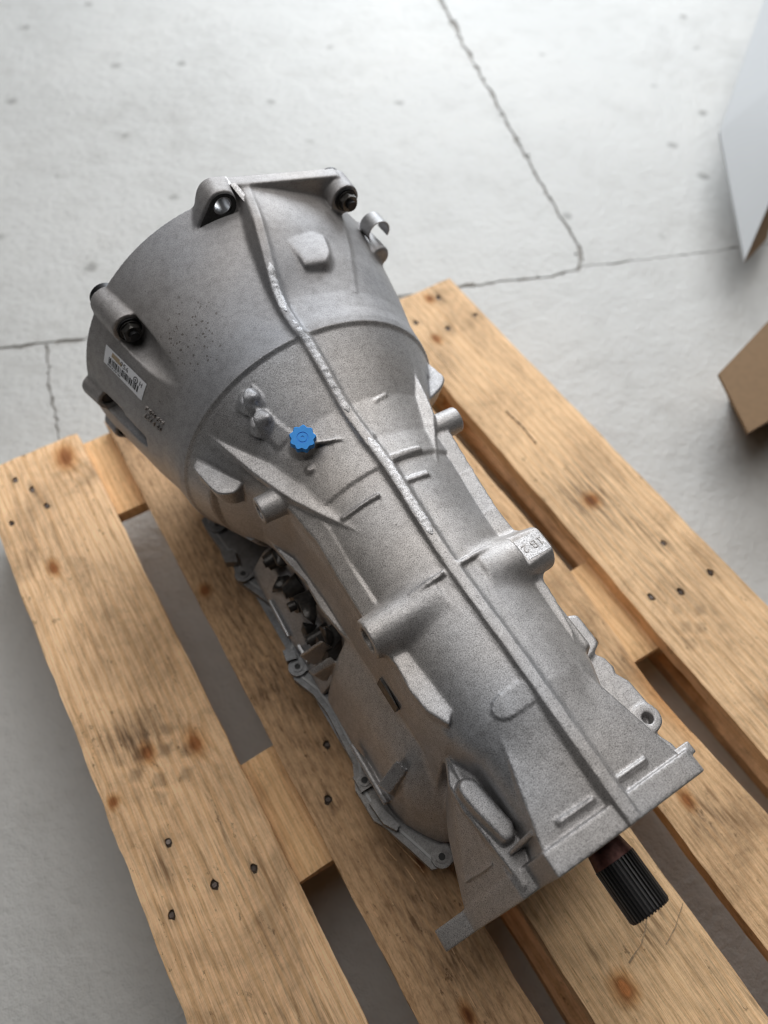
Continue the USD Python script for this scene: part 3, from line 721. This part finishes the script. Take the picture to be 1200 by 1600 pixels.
# -- side walls below the rails, lower case, second rail, linkage pocket
hull([(.2975, -.42, .262), (.2975, -.655, .258), (.304, -.69, .25), (.289, -.38, .17), (.293, -.70, .17), (.283, -.37, .062), (.286, -.71, .062), (.45, -.41, .262), (.45, -.69, .258), (.46, -.38, .062), (.46, -.71, .062)], CASE, .004, .004)
LOW = part('lower_case')
hull([(.293, -.535, .170), (.270, -.545, .135), (.2525, -.548, .056), (.292, -.665, .180), (.265, -.69, .128), (.2520, -.690, .056),
      (.300, -.735, .11), (.281, -.742, .056), (.31, -.70, .17), (.47, -.56, .2), (.49, -.56, .06), (.47, -.70, .17), (.49, -.71, .06), (.46, -.742, .06)], LOW, .005, .009)
R2 = part('lower_rail')
rail2 = [(.2635, -.362), (.272, -.376), (.2755, -.411), (.2795, -.440), (.2850, -.467), (.2835, -.501), (.2875, -.532), (.294, -.562), (.31, -.56), (.31, -.36)]
plate(rail2, .162, .1705, R2, .002)
hull([(.255, -.385, .156), (.2905, -.385, .156), (.255, -.54, .150), (.2925, -.54, .150), (.25, -.385, .068), (.2885, -.385, .068), (.25, -.54, .068), (.2885, -.54, .068)], sub=True, k=.003)
hull([(.2545, -.37, .056), (.2560, -.37, .064), (.2545, -.545, .056), (.2560, -.545, .064), (.276, -.37, .094), (.276, -.545, .094), (.29, -.37, .100), (.29, -.545, .100), (.29, -.37, .056), (.29, -.545, .056)], LOW, .003, .002)
# small fins and pads on the lower case
hull([(.2475, -.5135, .118), (.270, -.5235, .150), (.2495, -.517, .118), (.272, -.527, .150), (.272, -.515, .10), (.285, -.53, .12), (.26, -.515, .07)], LOW, .001, .0008)
hull([(.247, -.5335, .118), (.250, -.541, .118), (.275, -.547, .135), (.272, -.539, .140), (.275, -.545, .11), (.262, -.543, .08)], LOW, .001, .0008)
hull([(.2490, -.668, .126), (.2550, -.681, .126), (.276, -.676, .152), (.2725, -.663, .155), (.28, -.668, .11), (.262, -.68, .09), (.258, -.667, .09)], LOW, .001, .001)
hull([(.2495, -.612, .085), (.2495, -.68, .085), (.2535, -.612, .087), (.2535, -.68, .088), (.262, -.65, .075), (.2515, -.612, .078), (.2515, -.68, .078), (.262, -.68, .08)], LOW, .001, .0008)
# -- tail: gabled roof, ledges, flared skirt and rear flange
TAIL = part('tail_housing'); LEDGE = part('tail_ledge'); RF = part('rear_flange')
hull([(.334, -.700, .2745), (.3085, -.80, .2665), (.376, -.70, .2865), (.376, -.80, .2805), (.420, -.70, .2745), (.4455, -.80, .2665),
      (.337, -.70, .20), (.3125, -.80, .19), (.420, -.70, .2), (.4435, -.80, .19)], TAIL, .002, .0015)
hull([(.301, -.695, .215), (.2925, -.80, .205), (.296, -.715, .12), (.2595, -.80, .112), (.283, -.735, .118), (.40, -.69, .2), (.40, -.80, .2), (.40, -.72, .11), (.40, -.80, .11)], TAIL, .004, .003)
plate([(.304, -.6875), (.290, -.714), (.2885, -.734), (.2925, -.765), (.2955, -.795), (.2955, -.8085), (.306, -.806), (.33, -.80), (.33, -.69)], .200, .2105, LEDGE, .002)
LP = part('ledge_pad')
hull([(.2915, -.720, .2265), (.299, -.7155, .2265), (.3085, -.7215, .2265), (.3155, -.766, .2265), (.310, -.7745, .2265), (.3005, -.774, .2265), (.2915, -.735, .2265),
      (.2905, -.719, .20), (.299, -.7145, .20), (.3095, -.7205, .20), (.3165, -.766, .20), (.310, -.777, .20), (.299, -.775, .20), (.2895, -.735, .2)], LP, .0015, .003)
RL = part('right_ledge')
plate([(.42, -.672), (.472, -.684), (.479, -.694), (.4805, -.705), (.478, -.711), (.4835, -.722), (.4845, -.748), (.480, -.7645), (.472, -.769), (.474, -.776), (.4775, -.784), (.479, -.80), (.42, -.80)], .186, .2005, RL, .003, .003)
cyl((.4735, -.757, .19), (.4735, -.757, .2018), .0128, t=RL, k=.003)
cyl((.4735, -.757, .189), (.4735, -.757, .22), .0052, sub=True, k=0)
hull([(.437, -.70, .24), (.445, -.80, .255), (.455, -.70, .19), (.474, -.80, .19), (.42, -.70, .19), (.42, -.80, .19), (.42, -.70, .24), (.42, -.8, .25)], RL, .003, .003)
hull([(.452, -.64, .203), (.470, -.640, .203), (.4855, -.648, .203), (.4845, -.680, .203), (.474, -.687, .203), (.452, -.69, .203), (.452, -.64, .17), (.482, -.647, .17), (.481, -.68, .17), (.452, -.69, .17)], RL, .003, .004)
fl = [(.3085, .2725), (.376, .2850), (.4485, .2715), (.4545, .262), (.466, .205), (.498, .115), (.515, .100), (.515, .078), (.45, .07), (.30, .07), (.2335, .0765), (.2315, .1015), (.259, .118), (.2925, .205), (.306, .212)]
def flange_hull(P, y0, y1):
    for tri in P:
        pts = [(x, y, z) for x, z in tri for y in (y0, y1)]
        hull(pts, RF, .0005, .0012)
flange_hull([[fl[0], fl[1], fl[2], fl[3], (.462, .205), (.3065, .205)], [(.2925, .207), (.3065, .213), (.466, .205), (.498, .115), (.259, .118), (.28, .09), (.48, .09)],
             [(.259, .119), (.2315, .1015), (.2335, .0765), (.30, .07), (.45, .07), (.515, .078), (.515, .1), (.498, .116)]], -.7945, -.8135)
hull([(.459, -.79, .262), (.466, -.79, .235), (.459, -.80, .262), (.466, -.80, .235), (.44, -.79, .262), (.44, -.80, .262), (.44, -.79, .23), (.44, -.80, .23)], RF, .001, .001)
# -- right side lumps, seen just past the fins
hull([(.486, -.325, .250), (.508, -.331, .250), (.516, -.342, .250), (.5175, -.352, .250), (.519, -.365, .250), (.511, -.375, .250), (.485, -.386, .250), (.46, -.36, .25), (.50, -.33, .205), (.508, -.365, .205), (.46, -.36, .20)], part('side_lug'), .003, .004)
cyl((.4915, -.564, .15), (.4915, -.564, .201), .0095, .0085, CASE, .003)
hull([(.476, -.438, .15), (.498, -.438, .15), (.498, -.478, .15), (.476, -.478, .15), (.476, -.438, .19), (.4945, -.438, .19), (.4945, -.462, .19), (.476, -.47, .19)], CASE, .003, .002)
hull([(.455, -.40, .24), (.47, -.41, .19), (.47, -.56, .19), (.452, -.56, .24), (.44, -.40, .1), (.44, -.56, .1), (.48, -.40, .1), (.48, -.56, .1)], CASE, .004, .003)
# -- ribs and pads on the barrel
ribbon((.320, -.4885), (.358, -.4905), .0035, .0032, part('transverse_rib'), depth=.004)
ribbon((.384, -.4905), (.410, -.4905), .0045, .0032, part('transverse_rib'), depth=.004)
ribbon((.386, -.4660), (.419, -.4650), .0055, .0040, part('transverse_rib'), depth=.004)
ribbon((.332, -.5826), (.366, -.5815), .0042, .0042, part('transverse_rib'), depth=.005)
ribbon((.380, -.5815), (.420, -.5780), .0042, .0042, part('transverse_rib'), depth=.005)
for p, q in (((.3300, -.7845), (.3615, -.7855)), ((.3840, -.7840), (.4160, -.7840))):
    za, zb = .2718 + .0028, .2782 + .0028
    TR = part('transverse_rib')
    if p[0] > .376: za, zb = .2796 + .0028, .2735 + .0028
    hull([(p[0], p[1] + .0016, za), (p[0], p[1] - .0016, za), (q[0], q[1] + .0016, zb), (q[0], q[1] - .0016, zb),
          (p[0], p[1] + .0026, za - .01), (p[0], p[1] - .0026, za - .01), (q[0], q[1] + .0026, zb - .01), (q[0], q[1] - .0026, zb - .01)], TR, .002, .0008)
hull([(.3005, -.7795, .213), (.3005, -.7835, .213), (.3125, -.7775, .262), (.3125, -.7815, .262), (.33, -.778, .262), (.33, -.782, .262), (.33, -.778, .21), (.33, -.783, .21)], part('transverse_rib'), .001, .001)
hull([(.272, -.775, .145), (.268, -.778, .145), (.290, -.778, .195), (.287, -.781, .195), (.30, -.779, .16), (.278, -.782, .145)], part('transverse_rib'), .001, .0006)
OV = part('oval_pad')
hull([on_body(.345 + .0105 * s, -.6975 + .0095 * c, .0018) for s, c in [(math.cos(a), math.sin(a)) for a in np.linspace(math.pi / 2, 1.5 * math.pi, 8)]] +
     [on_body(.370, -.688, .0018), on_body(.370, -.707, .0018)] + [on_body(x, y, -.006) for x, y in ((.336, -.6975), (.345, -.688), (.345, -.707), (.37, -.688), (.37, -.707))], OV, .0008, .0006)
ribbon((.404, -.405), (.421, -.400), .003, .0010, None, k=.0015)
# hollow front of the bell
sl, X, Y, Z = box_idx([X0 - .19, -.33, Z0 - .19], [X0 + .19, -.14, Z0 + .19], .002)
cut(sl, np.maximum(np.sqrt((X - X0) ** 2 + (Z - Z0) ** 2) - R_at(Y) + .042, -.31 - Y), .003)

# -- surface nets
def surface_nets(D):
    ins = D < 0
    n = np.array(D.shape)
    cn = n - 1
    act = np.zeros(cn, bool)
    first = ins[:-1, :-1, :-1]
    for i, j, k in np.ndindex(2, 2, 2):
        act |= ins[i:cn[0] + i, j:cn[1] + j, k:cn[2] + k] != first
    ci = np.argwhere(act)
    idx = np.full(cn, -1, np.int32); idx[act] = np.arange(len(ci))
    cor = {c: D[ci[:, 0] + c[0], ci[:, 1] + c[1], ci[:, 2] + c[2]] for c in np.ndindex(2, 2, 2)}
    acc = np.zeros((len(ci), 3)); cnt = np.zeros(len(ci))
    for c in np.ndindex(2, 2, 2):
        for ax in range(3):
            if c[ax] == 0:
                e = list(c); e[ax] = 1; e = tuple(e)
                a, b = cor[c], cor[e]; cr = (a < 0) != (b < 0)
                t = np.where(cr, a / np.where(cr, a - b, 1), 0)
                p = np.tile(np.array(c, float), (len(ci), 1)); p[:, ax] = t
                acc += np.where(cr[:, None], p, 0); cnt += cr
    v = LO + (ci + acc / cnt[:, None]) * VOX
    faces = []
    for ax in range(3):
        u, w = [(1, 2), (2, 0), (0, 1)][ax]
        a = ins.take(range(0, n[ax] - 1), ax); b = ins.take(range(1, n[ax]), ax)
        e = np.argwhere(a != b)
        e = e[(e[:, u] > 0) & (e[:, w] > 0) & (e[:, u] < cn[u]) & (e[:, w] < cn[w])]
        flip = ~ins[e[:, 0], e[:, 1], e[:, 2]]
        def g(du, dw):
            q = e.copy(); q[:, u] -= du; q[:, w] -= dw
            return idx[q[:, 0], q[:, 1], q[:, 2]]
        q = np.stack([g(1, 1), g(0, 1), g(0, 0), g(1, 0)], 1)
        q[flip] = q[flip][:, ::-1]
        faces += [q[:, [0, 1, 2]], q[:, [0, 2, 3]]]
    return v, np.vstack(faces), ci

V, Fc, CI = surface_nets(D)
vt = TAG[CI[:, 0], CI[:, 1], CI[:, 2]]
N = np.zeros_like(V)
fn = np.cross(V[Fc[:, 1]] - V[Fc[:, 0]], V[Fc[:, 2]] - V[Fc[:, 0]])
for k in range(3):
    for c in range(3):
        N[:, c] += np.bincount(Fc[:, k], fn[:, c], len(V))
N /= np.maximum(np.linalg.norm(N, axis=1, keepdims=True), 1e-20)

gear = thing('gearbox', label='cast aluminium automatic gearbox with bell housing lying on the pallet', cat='gearbox')
ft = vt[Fc].max(1)
for t in range(1, len(PARTS)):
    f = Fc[ft == t]
    if len(f) < 30:
        continue
    u, inv = np.unique(f, return_inverse=True)
    raw_mesh(PARTS[t], V[u], inv.reshape(-1, 3), N[u], M_bell if t in (BELL, PAD, RIBF) else M_cast, gear)

# ---------------------------------------------------------------- gearbox: separate pieces
# sump
def ear(x, y, r=.012):
    return Polygon([(x + r * math.cos(a), y + r * math.sin(a)) for a in np.linspace(0, 2 * math.pi, 20, endpoint=False)])
left = [(.247, -.262), (.234, -.268), (.234, -.284), (.238, -.330), (.244, -.333), (.236, -.366), (.242, -.382), (.2575, -.420), (.253, -.467), (.241, -.479), (.2395, -.499), (.237, -.512), (.247, -.538), (.250, -.564),
        (.2475, -.622), (.236, -.648), (.237, -.683), (.243, -.693), (.256, -.731), (.262, -.75), (.278, -.756)]
pan_poly = Polygon(left + mirror(left)[::-1]).buffer(.0015).buffer(-.0015)
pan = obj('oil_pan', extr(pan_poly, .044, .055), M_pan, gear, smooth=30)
sink = pan_poly.buffer(-.012)
tub = m3.Manifold.hull_points(np.vstack([np.c_[np.array(sink.simplify(.004).exterior.coords), np.full(len(sink.simplify(.004).exterior.coords), .0445)],
                                         np.c_[np.array(sink.buffer(-.012).simplify(.004).exterior.coords), np.full(len(sink.buffer(-.012).simplify(.004).exterior.coords), .0005)]])).to_mesh()
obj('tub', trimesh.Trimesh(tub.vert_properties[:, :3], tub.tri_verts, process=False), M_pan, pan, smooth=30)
obj('gasket', extr(pan_poly.buffer(-.006).difference(pan_poly.buffer(-.0085)), .0545, .0565), M_gask, pan, smooth=30)
for bx, by, sq in ((.276, -.746, 0), (.2480, -.646, 1), (.2465, -.503, 0), (.2455, -.367, 0), (.2480, -.288, 0)):
    if sq:
        b = obj('bolt_lug', extr(sbox(bx - .0085, by - .0085, bx + .0095, by + .009), .0545, .0625), M_pan, pan, smooth=30)
        zt = .0625
    else:
        b = obj('bolt_lug', extr(unary_union([ear(bx, by, .0105), sbox(bx, by - .009, bx + .011, by + .009)]), .0545, .0605), M_pan, pan, smooth=30)
        zt = .0605
    obj('pan_bolt', extr(ear(bx, by, .0062).difference(ear(bx, by, .0034)), zt - .001, zt + .0012), M_pan, b, smooth=30)
    obj('socket', extr(ear(bx, by, .0036), zt - .001, zt + .0004), M_hole, b, smooth=30)
for q in ([(.2345, -.328), (.249, -.334), (.2465, -.352), (.2335, -.345)], [(.2405, -.4795), (.251, -.483), (.2505, -.4955), (.2385, -.493)], [(.2405, -.668), (.2425, -.6915), (.2505, -.704), (.2555, -.701), (.247, -.666)]):
    obj('pan_tab', extr(Polygon(q), .0545, .066), M_pan, pan, smooth=30)
# linkage and connectors in the side pocket
for k, (y, z, r, x, dz, hd) in enumerate(((-.398, .120, .0125, .268, -.006, 0), (-.436, .110, .0125, .274, -.010, 1), (-.466, .124, .0095, .2685, .006, 0), (-.500, .108, .0085, .266, -.008, 0))):
    c = obj('connector', cyl_between((.2925, y, z), (x, y + .003 * math.sin(3 * k), z + dz), r, 20, r * (.78 + .1 * (k % 3))), M_loom, gear, smooth=40)
    obj('pin', cyl_between((x + .001, y + .003 * math.sin(3 * k), z + dz), (x - .003 - .002 * (k % 3), y + .003 * math.sin(3 * k), z + dz), r * (.35 + .12 * (k % 3)), 14), M_nut if hd else M_loom, c, smooth=40)
obj('sensor_block', hull_mesh([(.268, -.508, .090), (.290, -.512, .10), (.270, -.530, .094), (.290, -.530, .10), (.272, -.508, .125), (.292, -.510, .14), (.274, -.530, .122), (.292, -.528, .14)]), M_loom, gear, smooth=False)
for k, (x, y, z, a, b, c) in enumerate(((.281, -.415, .140, .012, .014, .010), (.276, -.420, .092, .013, .010, .014), (.280, -.452, .094, .012, .012, .016), (.277, -.484, .136, .010, .012, .009), (.2725, -.486, .088, .011, .009, .013), (.283, -.517, .13, .009, .010, .012))):
    r_ = np.random.default_rng(60 + k)
    obj('valve_lump', hull_mesh(np.array([x, y, z]) + r_.normal(0, 1, (40, 3)) / 2.2 * [a, b, c]), M_loom, gear, smooth=75)
ring_ = trimesh.creation.annulus(r_min=.0050, r_max=.0082, height=.010, sections=24)
ring_.apply_transform(trimesh.geometry.align_vectors([0, 0, 1], [-.5, 0, 1])); ring_.apply_translation([.268, -.378, .150])
obj('plug_ring', ring_, M_zinc, gear, smooth=40)
obj('wire_rail', cyl_between((.2560, -.418, .0665), (.2545, -.468, .0655), .0022, 10), M_zinc, gear, smooth=40)
obj('cover_clip', trimesh.creation.box([.003, .022, .009], trimesh.transformations.translation_matrix([.2575, -.498, .072])), M_zinc, gear, smooth=False)
# clip on the side wall below the rail
obj('side_tag', hull_mesh([(.2905, -.603, .199), (.2905, -.634, .199), (.288, -.603, .188), (.288, -.634, .188), (.294, -.603, .199), (.294, -.634, .188)]), M_loom, gear, smooth=False)
# studs and nuts on the bell
for (x, y, z), axis in (((.242, -.201, .3178), (.06, -1, .0)), ((.5035, -.181, .3590), (0, -1, .02))):
    ax = np.array(axis) / np.linalg.norm(axis)
    c = np.array([x, y, z])
    obj('washer', cyl_between(c, c + ax * .0016, .0125, 28), M_dark, gear, smooth=40)
    n = obj('hex_nut', hexnut(c + ax * .0015, ax, .0170, .0085, .0050), M_nut, gear, smooth=25)
    obj('stud', cyl_between(c - ax * .01, c + ax * .0145, .0050, 20), M_dark, n, smooth=40)
    h0 = np.array([x, -.152, z]) - ax * [.05, 0, 0]
    obj('stud_head', cyl_between((x - .004 if x < .3 else x, -.1525, z), (x - .005 if x < .3 else x, -.142, z), .0150, 28), M_dark, gear, smooth=40)
obj('sleeve', trimesh.util.concatenate([cyl_between((.1972, -.153, .2230), (.1985, -.182, .2234), .0088, 24)]), M_nut, gear, smooth=40)
obj('stud_head', cyl_between((.200, -.166, .1605), (.2003, -.1805, .161), .0072, 18), M_dark, gear, smooth=40)
hol = trimesh.creation.annulus(r_min=.0080, r_max=.0096, height=.026, sections=28)
hol.apply_transform(trimesh.geometry.align_vectors([0, 0, 1], [0, 1, 0.02])); hol.apply_translation([.369, -.1645, .3970])
obj('threaded_sleeve', hol, M_zinc, gear, smooth=40)
# spring clip (open band) on the right of the bell
an = np.linspace(math.radians(-35), math.radians(215), 26)
cc = np.array([.5385, -.183, .3125])
vv, ff = [], []
for i, a in enumerate(an):
    o = np.array([math.cos(a), 0, math.sin(a)])
    for r in (.0125, .0138):
        for y in (-.010, .010):
            vv.append(cc + o * r + [0, y, 0])
for i in range(len(an) - 1):
    a, b = 4 * i, 4 * i + 4
    for p, q in ((0, 1), (1, 3), (3, 2), (2, 0)):
        ff += [[a + p, b + p, b + q], [a + p, b + q, a + q]]
e = 4 * (len(an) - 1)
ff += [[0, 1, 3], [0, 3, 2], [e, e + 3, e + 1], [e, e + 2, e + 3]]
obj('spring_clip', trimesh.Trimesh(np.array(vv), np.array(ff), process=False), M_clip, gear, smooth=40)
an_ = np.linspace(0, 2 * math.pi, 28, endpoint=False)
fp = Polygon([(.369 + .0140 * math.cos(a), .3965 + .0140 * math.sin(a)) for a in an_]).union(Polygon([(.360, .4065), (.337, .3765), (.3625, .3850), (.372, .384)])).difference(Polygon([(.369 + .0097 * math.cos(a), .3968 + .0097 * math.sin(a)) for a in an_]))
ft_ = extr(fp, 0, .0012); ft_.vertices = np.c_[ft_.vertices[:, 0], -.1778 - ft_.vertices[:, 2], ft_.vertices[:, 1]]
obj('boss_face', ft_, M_shade_grime, gear, smooth=False)  # dark plate: shade of the rear face put into colour, over black oil
# blue cap on the filler boss
ax = (CT - CB) / np.linalg.norm(CT - CB)
prof = Polygon([((.0113 + .0009 * math.cos(9 * a)) * math.cos(a), (.0113 + .0009 * math.cos(9 * a)) * math.sin(a)) for a in np.linspace(0, 2 * math.pi, 120, endpoint=False)])
sect = m3.CrossSection([np.array(prof.exterior.coords)[:-1]])
capm = m3.Manifold.extrude(sect, .0075) + m3.Manifold.extrude(sect, .0012, scale_top=(.93, .93)).translate([0, 0, .0075])
capm = capm - (m3.Manifold.cylinder(.002, .0052, circular_segments=28) - m3.Manifold.cylinder(.002, .0040, circular_segments=28)).translate([0, 0, .0081]) - m3.Manifold.cylinder(.002, .0016, circular_segments=16).translate([0, 0, .0082])
cm = capm.to_mesh()
cap = trimesh.Trimesh(cm.vert_properties[:, :3], cm.tri_verts, process=False)
cap.apply_transform(trimesh.geometry.align_vectors([0, 0, 1], ax)); cap.apply_translation(CT + ax * .001)
obj('blue_cap', cap, M_blue, gear, smooth=30)
# output shaft
shaft = obj('output_shaft', cyl_between((X0 - .002, -.78, Z0), (X0 - .002, -.829, Z0), .0150, 40, .0150), M_neck, gear, smooth=40)
obj('spline_core', cyl_between((X0 - .002, -.828, Z0), (X0 - .002, -.8705, Z0), .0164, 48), M_dark, shaft, smooth=40)
nt = 34
for i in range(nt):
    a = 2 * math.pi * (i + .5) / nt; pts = []
    for da, r in ((-.30, .0160), (-.17, .0182), (.17, .0182), (.30, .0160)):
        b = a + da * 2 * math.pi / nt
        for y, rr in ((-.8288, r), (-.8690, r), (-.8712, min(r, .0170))):
            pts.append((X0 - .002 + rr * math.sin(b), y, Z0 + rr * math.cos(b)))
    obj('spline_tooth', hull_mesh(pts), M_shaft, shaft, smooth=False)
obj('shaft_collar', cyl_between((X0 - .002, -.8155, Z0), (X0 - .002, -.8285, Z0), .0155, 40, .0178), M_neck, shaft, smooth=40)
# seam flash: bright, ragged strip broken off along the ridge
def strip(pts, w, name, seed):
    r = np.random.default_rng(seed)
    P = np.array(pts, float); seg = []
    for a, b in zip(P[:-1], P[1:]):
        n = max(2, int(np.linalg.norm(b - a) / .0016))
        seg.append(a + (b - a) * np.linspace(0, 1, n, endpoint=False)[:, None])
    q = np.vstack(seg + [P[-1:]])
    k = len(q)
    wl, wr = w / 2 * (.85 + .2 * r.random(k)), w / 2 * (.7 + .4 * r.random(k))
    zz = .0002 + .0006 * r.random(k)
    v, f = [], []
    for i in range(k):
        t = math.sqrt(min(1, min(i, k - 1 - i) / 4 + .08))
        v += [q[i] + [-wl[i] * t, 0, -.0008], q[i] + [-wl[i] * .6 * t, 0, zz[i]], q[i] + [wr[i] * .6 * t, 0, zz[(i * 7) % k]], q[i] + [wr[i] * t, 0, -.0008]]
    for i in range(k - 1):
        for j in range(3):
            a, b = 4 * i + j, 4 * i + 4 + j
            f += [[a, a + 1, b + 1], [a, b + 1, b]]
    obj(name, trimesh.Trimesh(np.array(v), np.array(f), process=False), M_bright, gear, smooth=50)
def on_ridge(y):
    return (float(PchipInterpolator(-RP[:, 1], RP[:, 0])(-y)), y, float(PchipInterpolator(-RP[:, 1], RP[:, 2])(-y)) + .0002)
for k, (ya, yb, w) in enumerate(((-.258, -.304, .0082), (-.316, -.409, .0078), (-.44, -.548, .0092))):
    strip([on_ridge(y) for y in np.linspace(ya, yb, 9)], w, 'seam_flash', k + 1)
obj('ground_patch', hull_mesh([(.3655, -.1525, .4125), (.3865, -.1525, .4078), (.3665, -.1655, .4115), (.3865, -.1655, .4070), (.3865, -.1655, .404), (.3655, -.1525, .409)]), M_bright, gear, smooth=False)
obj('ground_patch', hull_mesh([(.3845, -.1645, .4078), (.391, -.1645, .4063), (.3905, -.186, .3955), (.3965, -.186, .3955), (.391, -.18, .392), (.391, -.165, .402)]), M_bright, gear, smooth=False)
obj('ground_patch', hull_mesh([(.4395, -.5835, .2838), (.4648, -.5835, .2838), (.4648, -.6045, .2838), (.4395, -.6045, .2838), (.4395, -.582, .281), (.464, -.582, .281), (.464, -.606, .281), (.4395, -.606, .281)]), M_bright, gear, smooth=False)
tx = meshkit.text_mesh('1B 2', .0075, .0006)
tx.apply_transform(trimesh.transformations.rotation_matrix(math.pi, [0, 0, 1])); tx.apply_translation([.4640, -.5905, .2837])
obj('cast_number', tx, M_cast, gear, smooth=False)
# barcode label and cast numbers on the bell
def on_bell(s, t, c, off):
    """(s, t) in the unit square of the four corners c (x, y on the bell), raised by off"""
    c = np.array(c)
    s, t = np.asarray(s), np.asarray(t)
    ang = (1 - t) * ((1 - s) * c[0, 0] + s * c[1, 0]) + t * ((1 - s) * c[3, 0] + s * c[2, 0])
    y = (1 - t) * ((1 - s) * c[0, 1] + s * c[1, 1]) + t * ((1 - s) * c[3, 1] + s * c[2, 1])
    r = R_at(y) + off
    return np.stack([X0 - r * np.sin(ang), y, Z0 + r * np.cos(ang)], -1)
def ang_of(x, z):
    return math.atan2(X0 - x, z - Z0)
LAB = [(ang_of(.2082, .2770), -.187), (ang_of(.2223, .2732), -.2534), (ang_of(.2328, .2919), -.2536), (ang_of(.2174, .2954), -.1851)]
def patch(s0, s1, t0, t1, off, n=8, m=3, c=LAB):
    S, T_ = np.meshgrid(np.linspace(s0, s1, n + 1), np.linspace(t0, t1, m + 1), indexing='ij')
    v = on_bell(S, T_, c, off).reshape(-1, 3)
    f = []
    for i in range(n):
        for j in range(m):
            a = i * (m + 1) + j; b = a + m + 1
            f += [[a, a + 1, b + 1], [a, b + 1, b]]
    return trimesh.Trimesh(v, np.array(f), process=False)
def text_on(txt, s0, t0, h, off, c, asp, depth=.0):
    """lettering laid on the bell; h in units of t, asp = label width / height"""
    tm = meshkit.text_mesh(txt, 1.0, max(depth, 1e-4))
    v = np.array(tm.vertices)
    S, T_ = s0 + v[:, 0] * h / asp, t0 + v[:, 1] * h
    w = on_bell(S, T_, c, 0.)
    top = on_bell(S, T_, c, off)
    up = v[:, 2] > depth / 2 if depth else np.ones(len(v), bool)
    return trimesh.Trimesh(np.where(up[:, None], top, w), tm.faces, process=False)
lab = obj('barcode_label', patch(0, 1, 0, 1, .0005, 20, 6), M_paper, gear, smooth=True)
br = np.random.default_rng(12); s = .12; bars = []
while s < .90:
    w = br.choice([.010, .016, .028]); bars.append(patch(s, min(s + w, .91), .20, .56, .00075, 1, 3)); s += w + br.choice([.012, .016, .024])
obj('barcode', trimesh.util.concatenate(bars), M_ink, lab, smooth=False)
for tm in ([text_on('954', .38, .64, .25, .00075, LAB, 3.2, 1e-4), text_on('H', .865, .60, .24, .00075, LAB, 3.2, 1e-4), text_on('00428  09  8715  2060', .10, .07, .07, .00075, LAB, 3.2, 1e-4)]):
    obj('print', tm, M_ink, lab, smooth=False)
ringp = []
for i in range(20):
    a0, a1 = 2 * math.pi * i / 20, 2 * math.pi * (i + 1) / 20
    q = [(math.cos(a) * r, math.sin(a) * r) for a, r in ((a0, .17), (a1, .17), (a1, .125), (a0, .125))]
    ringp.append(trimesh.Trimesh(on_bell([.78 + p[0] / 3.2 for p in q], [.70 + p[1] for p in q], LAB, .00075), [[0, 1, 2], [0, 2, 3]], process=False))
obj('emblem', trimesh.util.concatenate(ringp + [text_on('+', .748, .60, .22, .00075, LAB, 3.2, 1e-4)]), M_ink, lab, smooth=False)
obj('smudge', trimesh.util.concatenate([patch(.17, .36, .66, .90, .00068, 4, 2), patch(.27, .43, .64, .80, .00069, 4, 2)]), M_rub, lab, smooth=False)
NUM = [(ang_of(.2143, .2544), -.2517), (ang_of(.2273, .2527), -.3051), (ang_of(.2371, .2740), -.3071), (ang_of(.2268, .2770), -.2619)]
obj('cast_number', trimesh.util.concatenate([text_on('T 304 297', .04, .56, .22, .0020, NUM, 2.6, 1e-3), text_on('158 A 46', .12, .18, .22, .0020, NUM, 2.6, 1e-3)]), M_cast, gear, smooth=False)

UsdGeom.Xform.Define(stage, '/World').GetPrim()
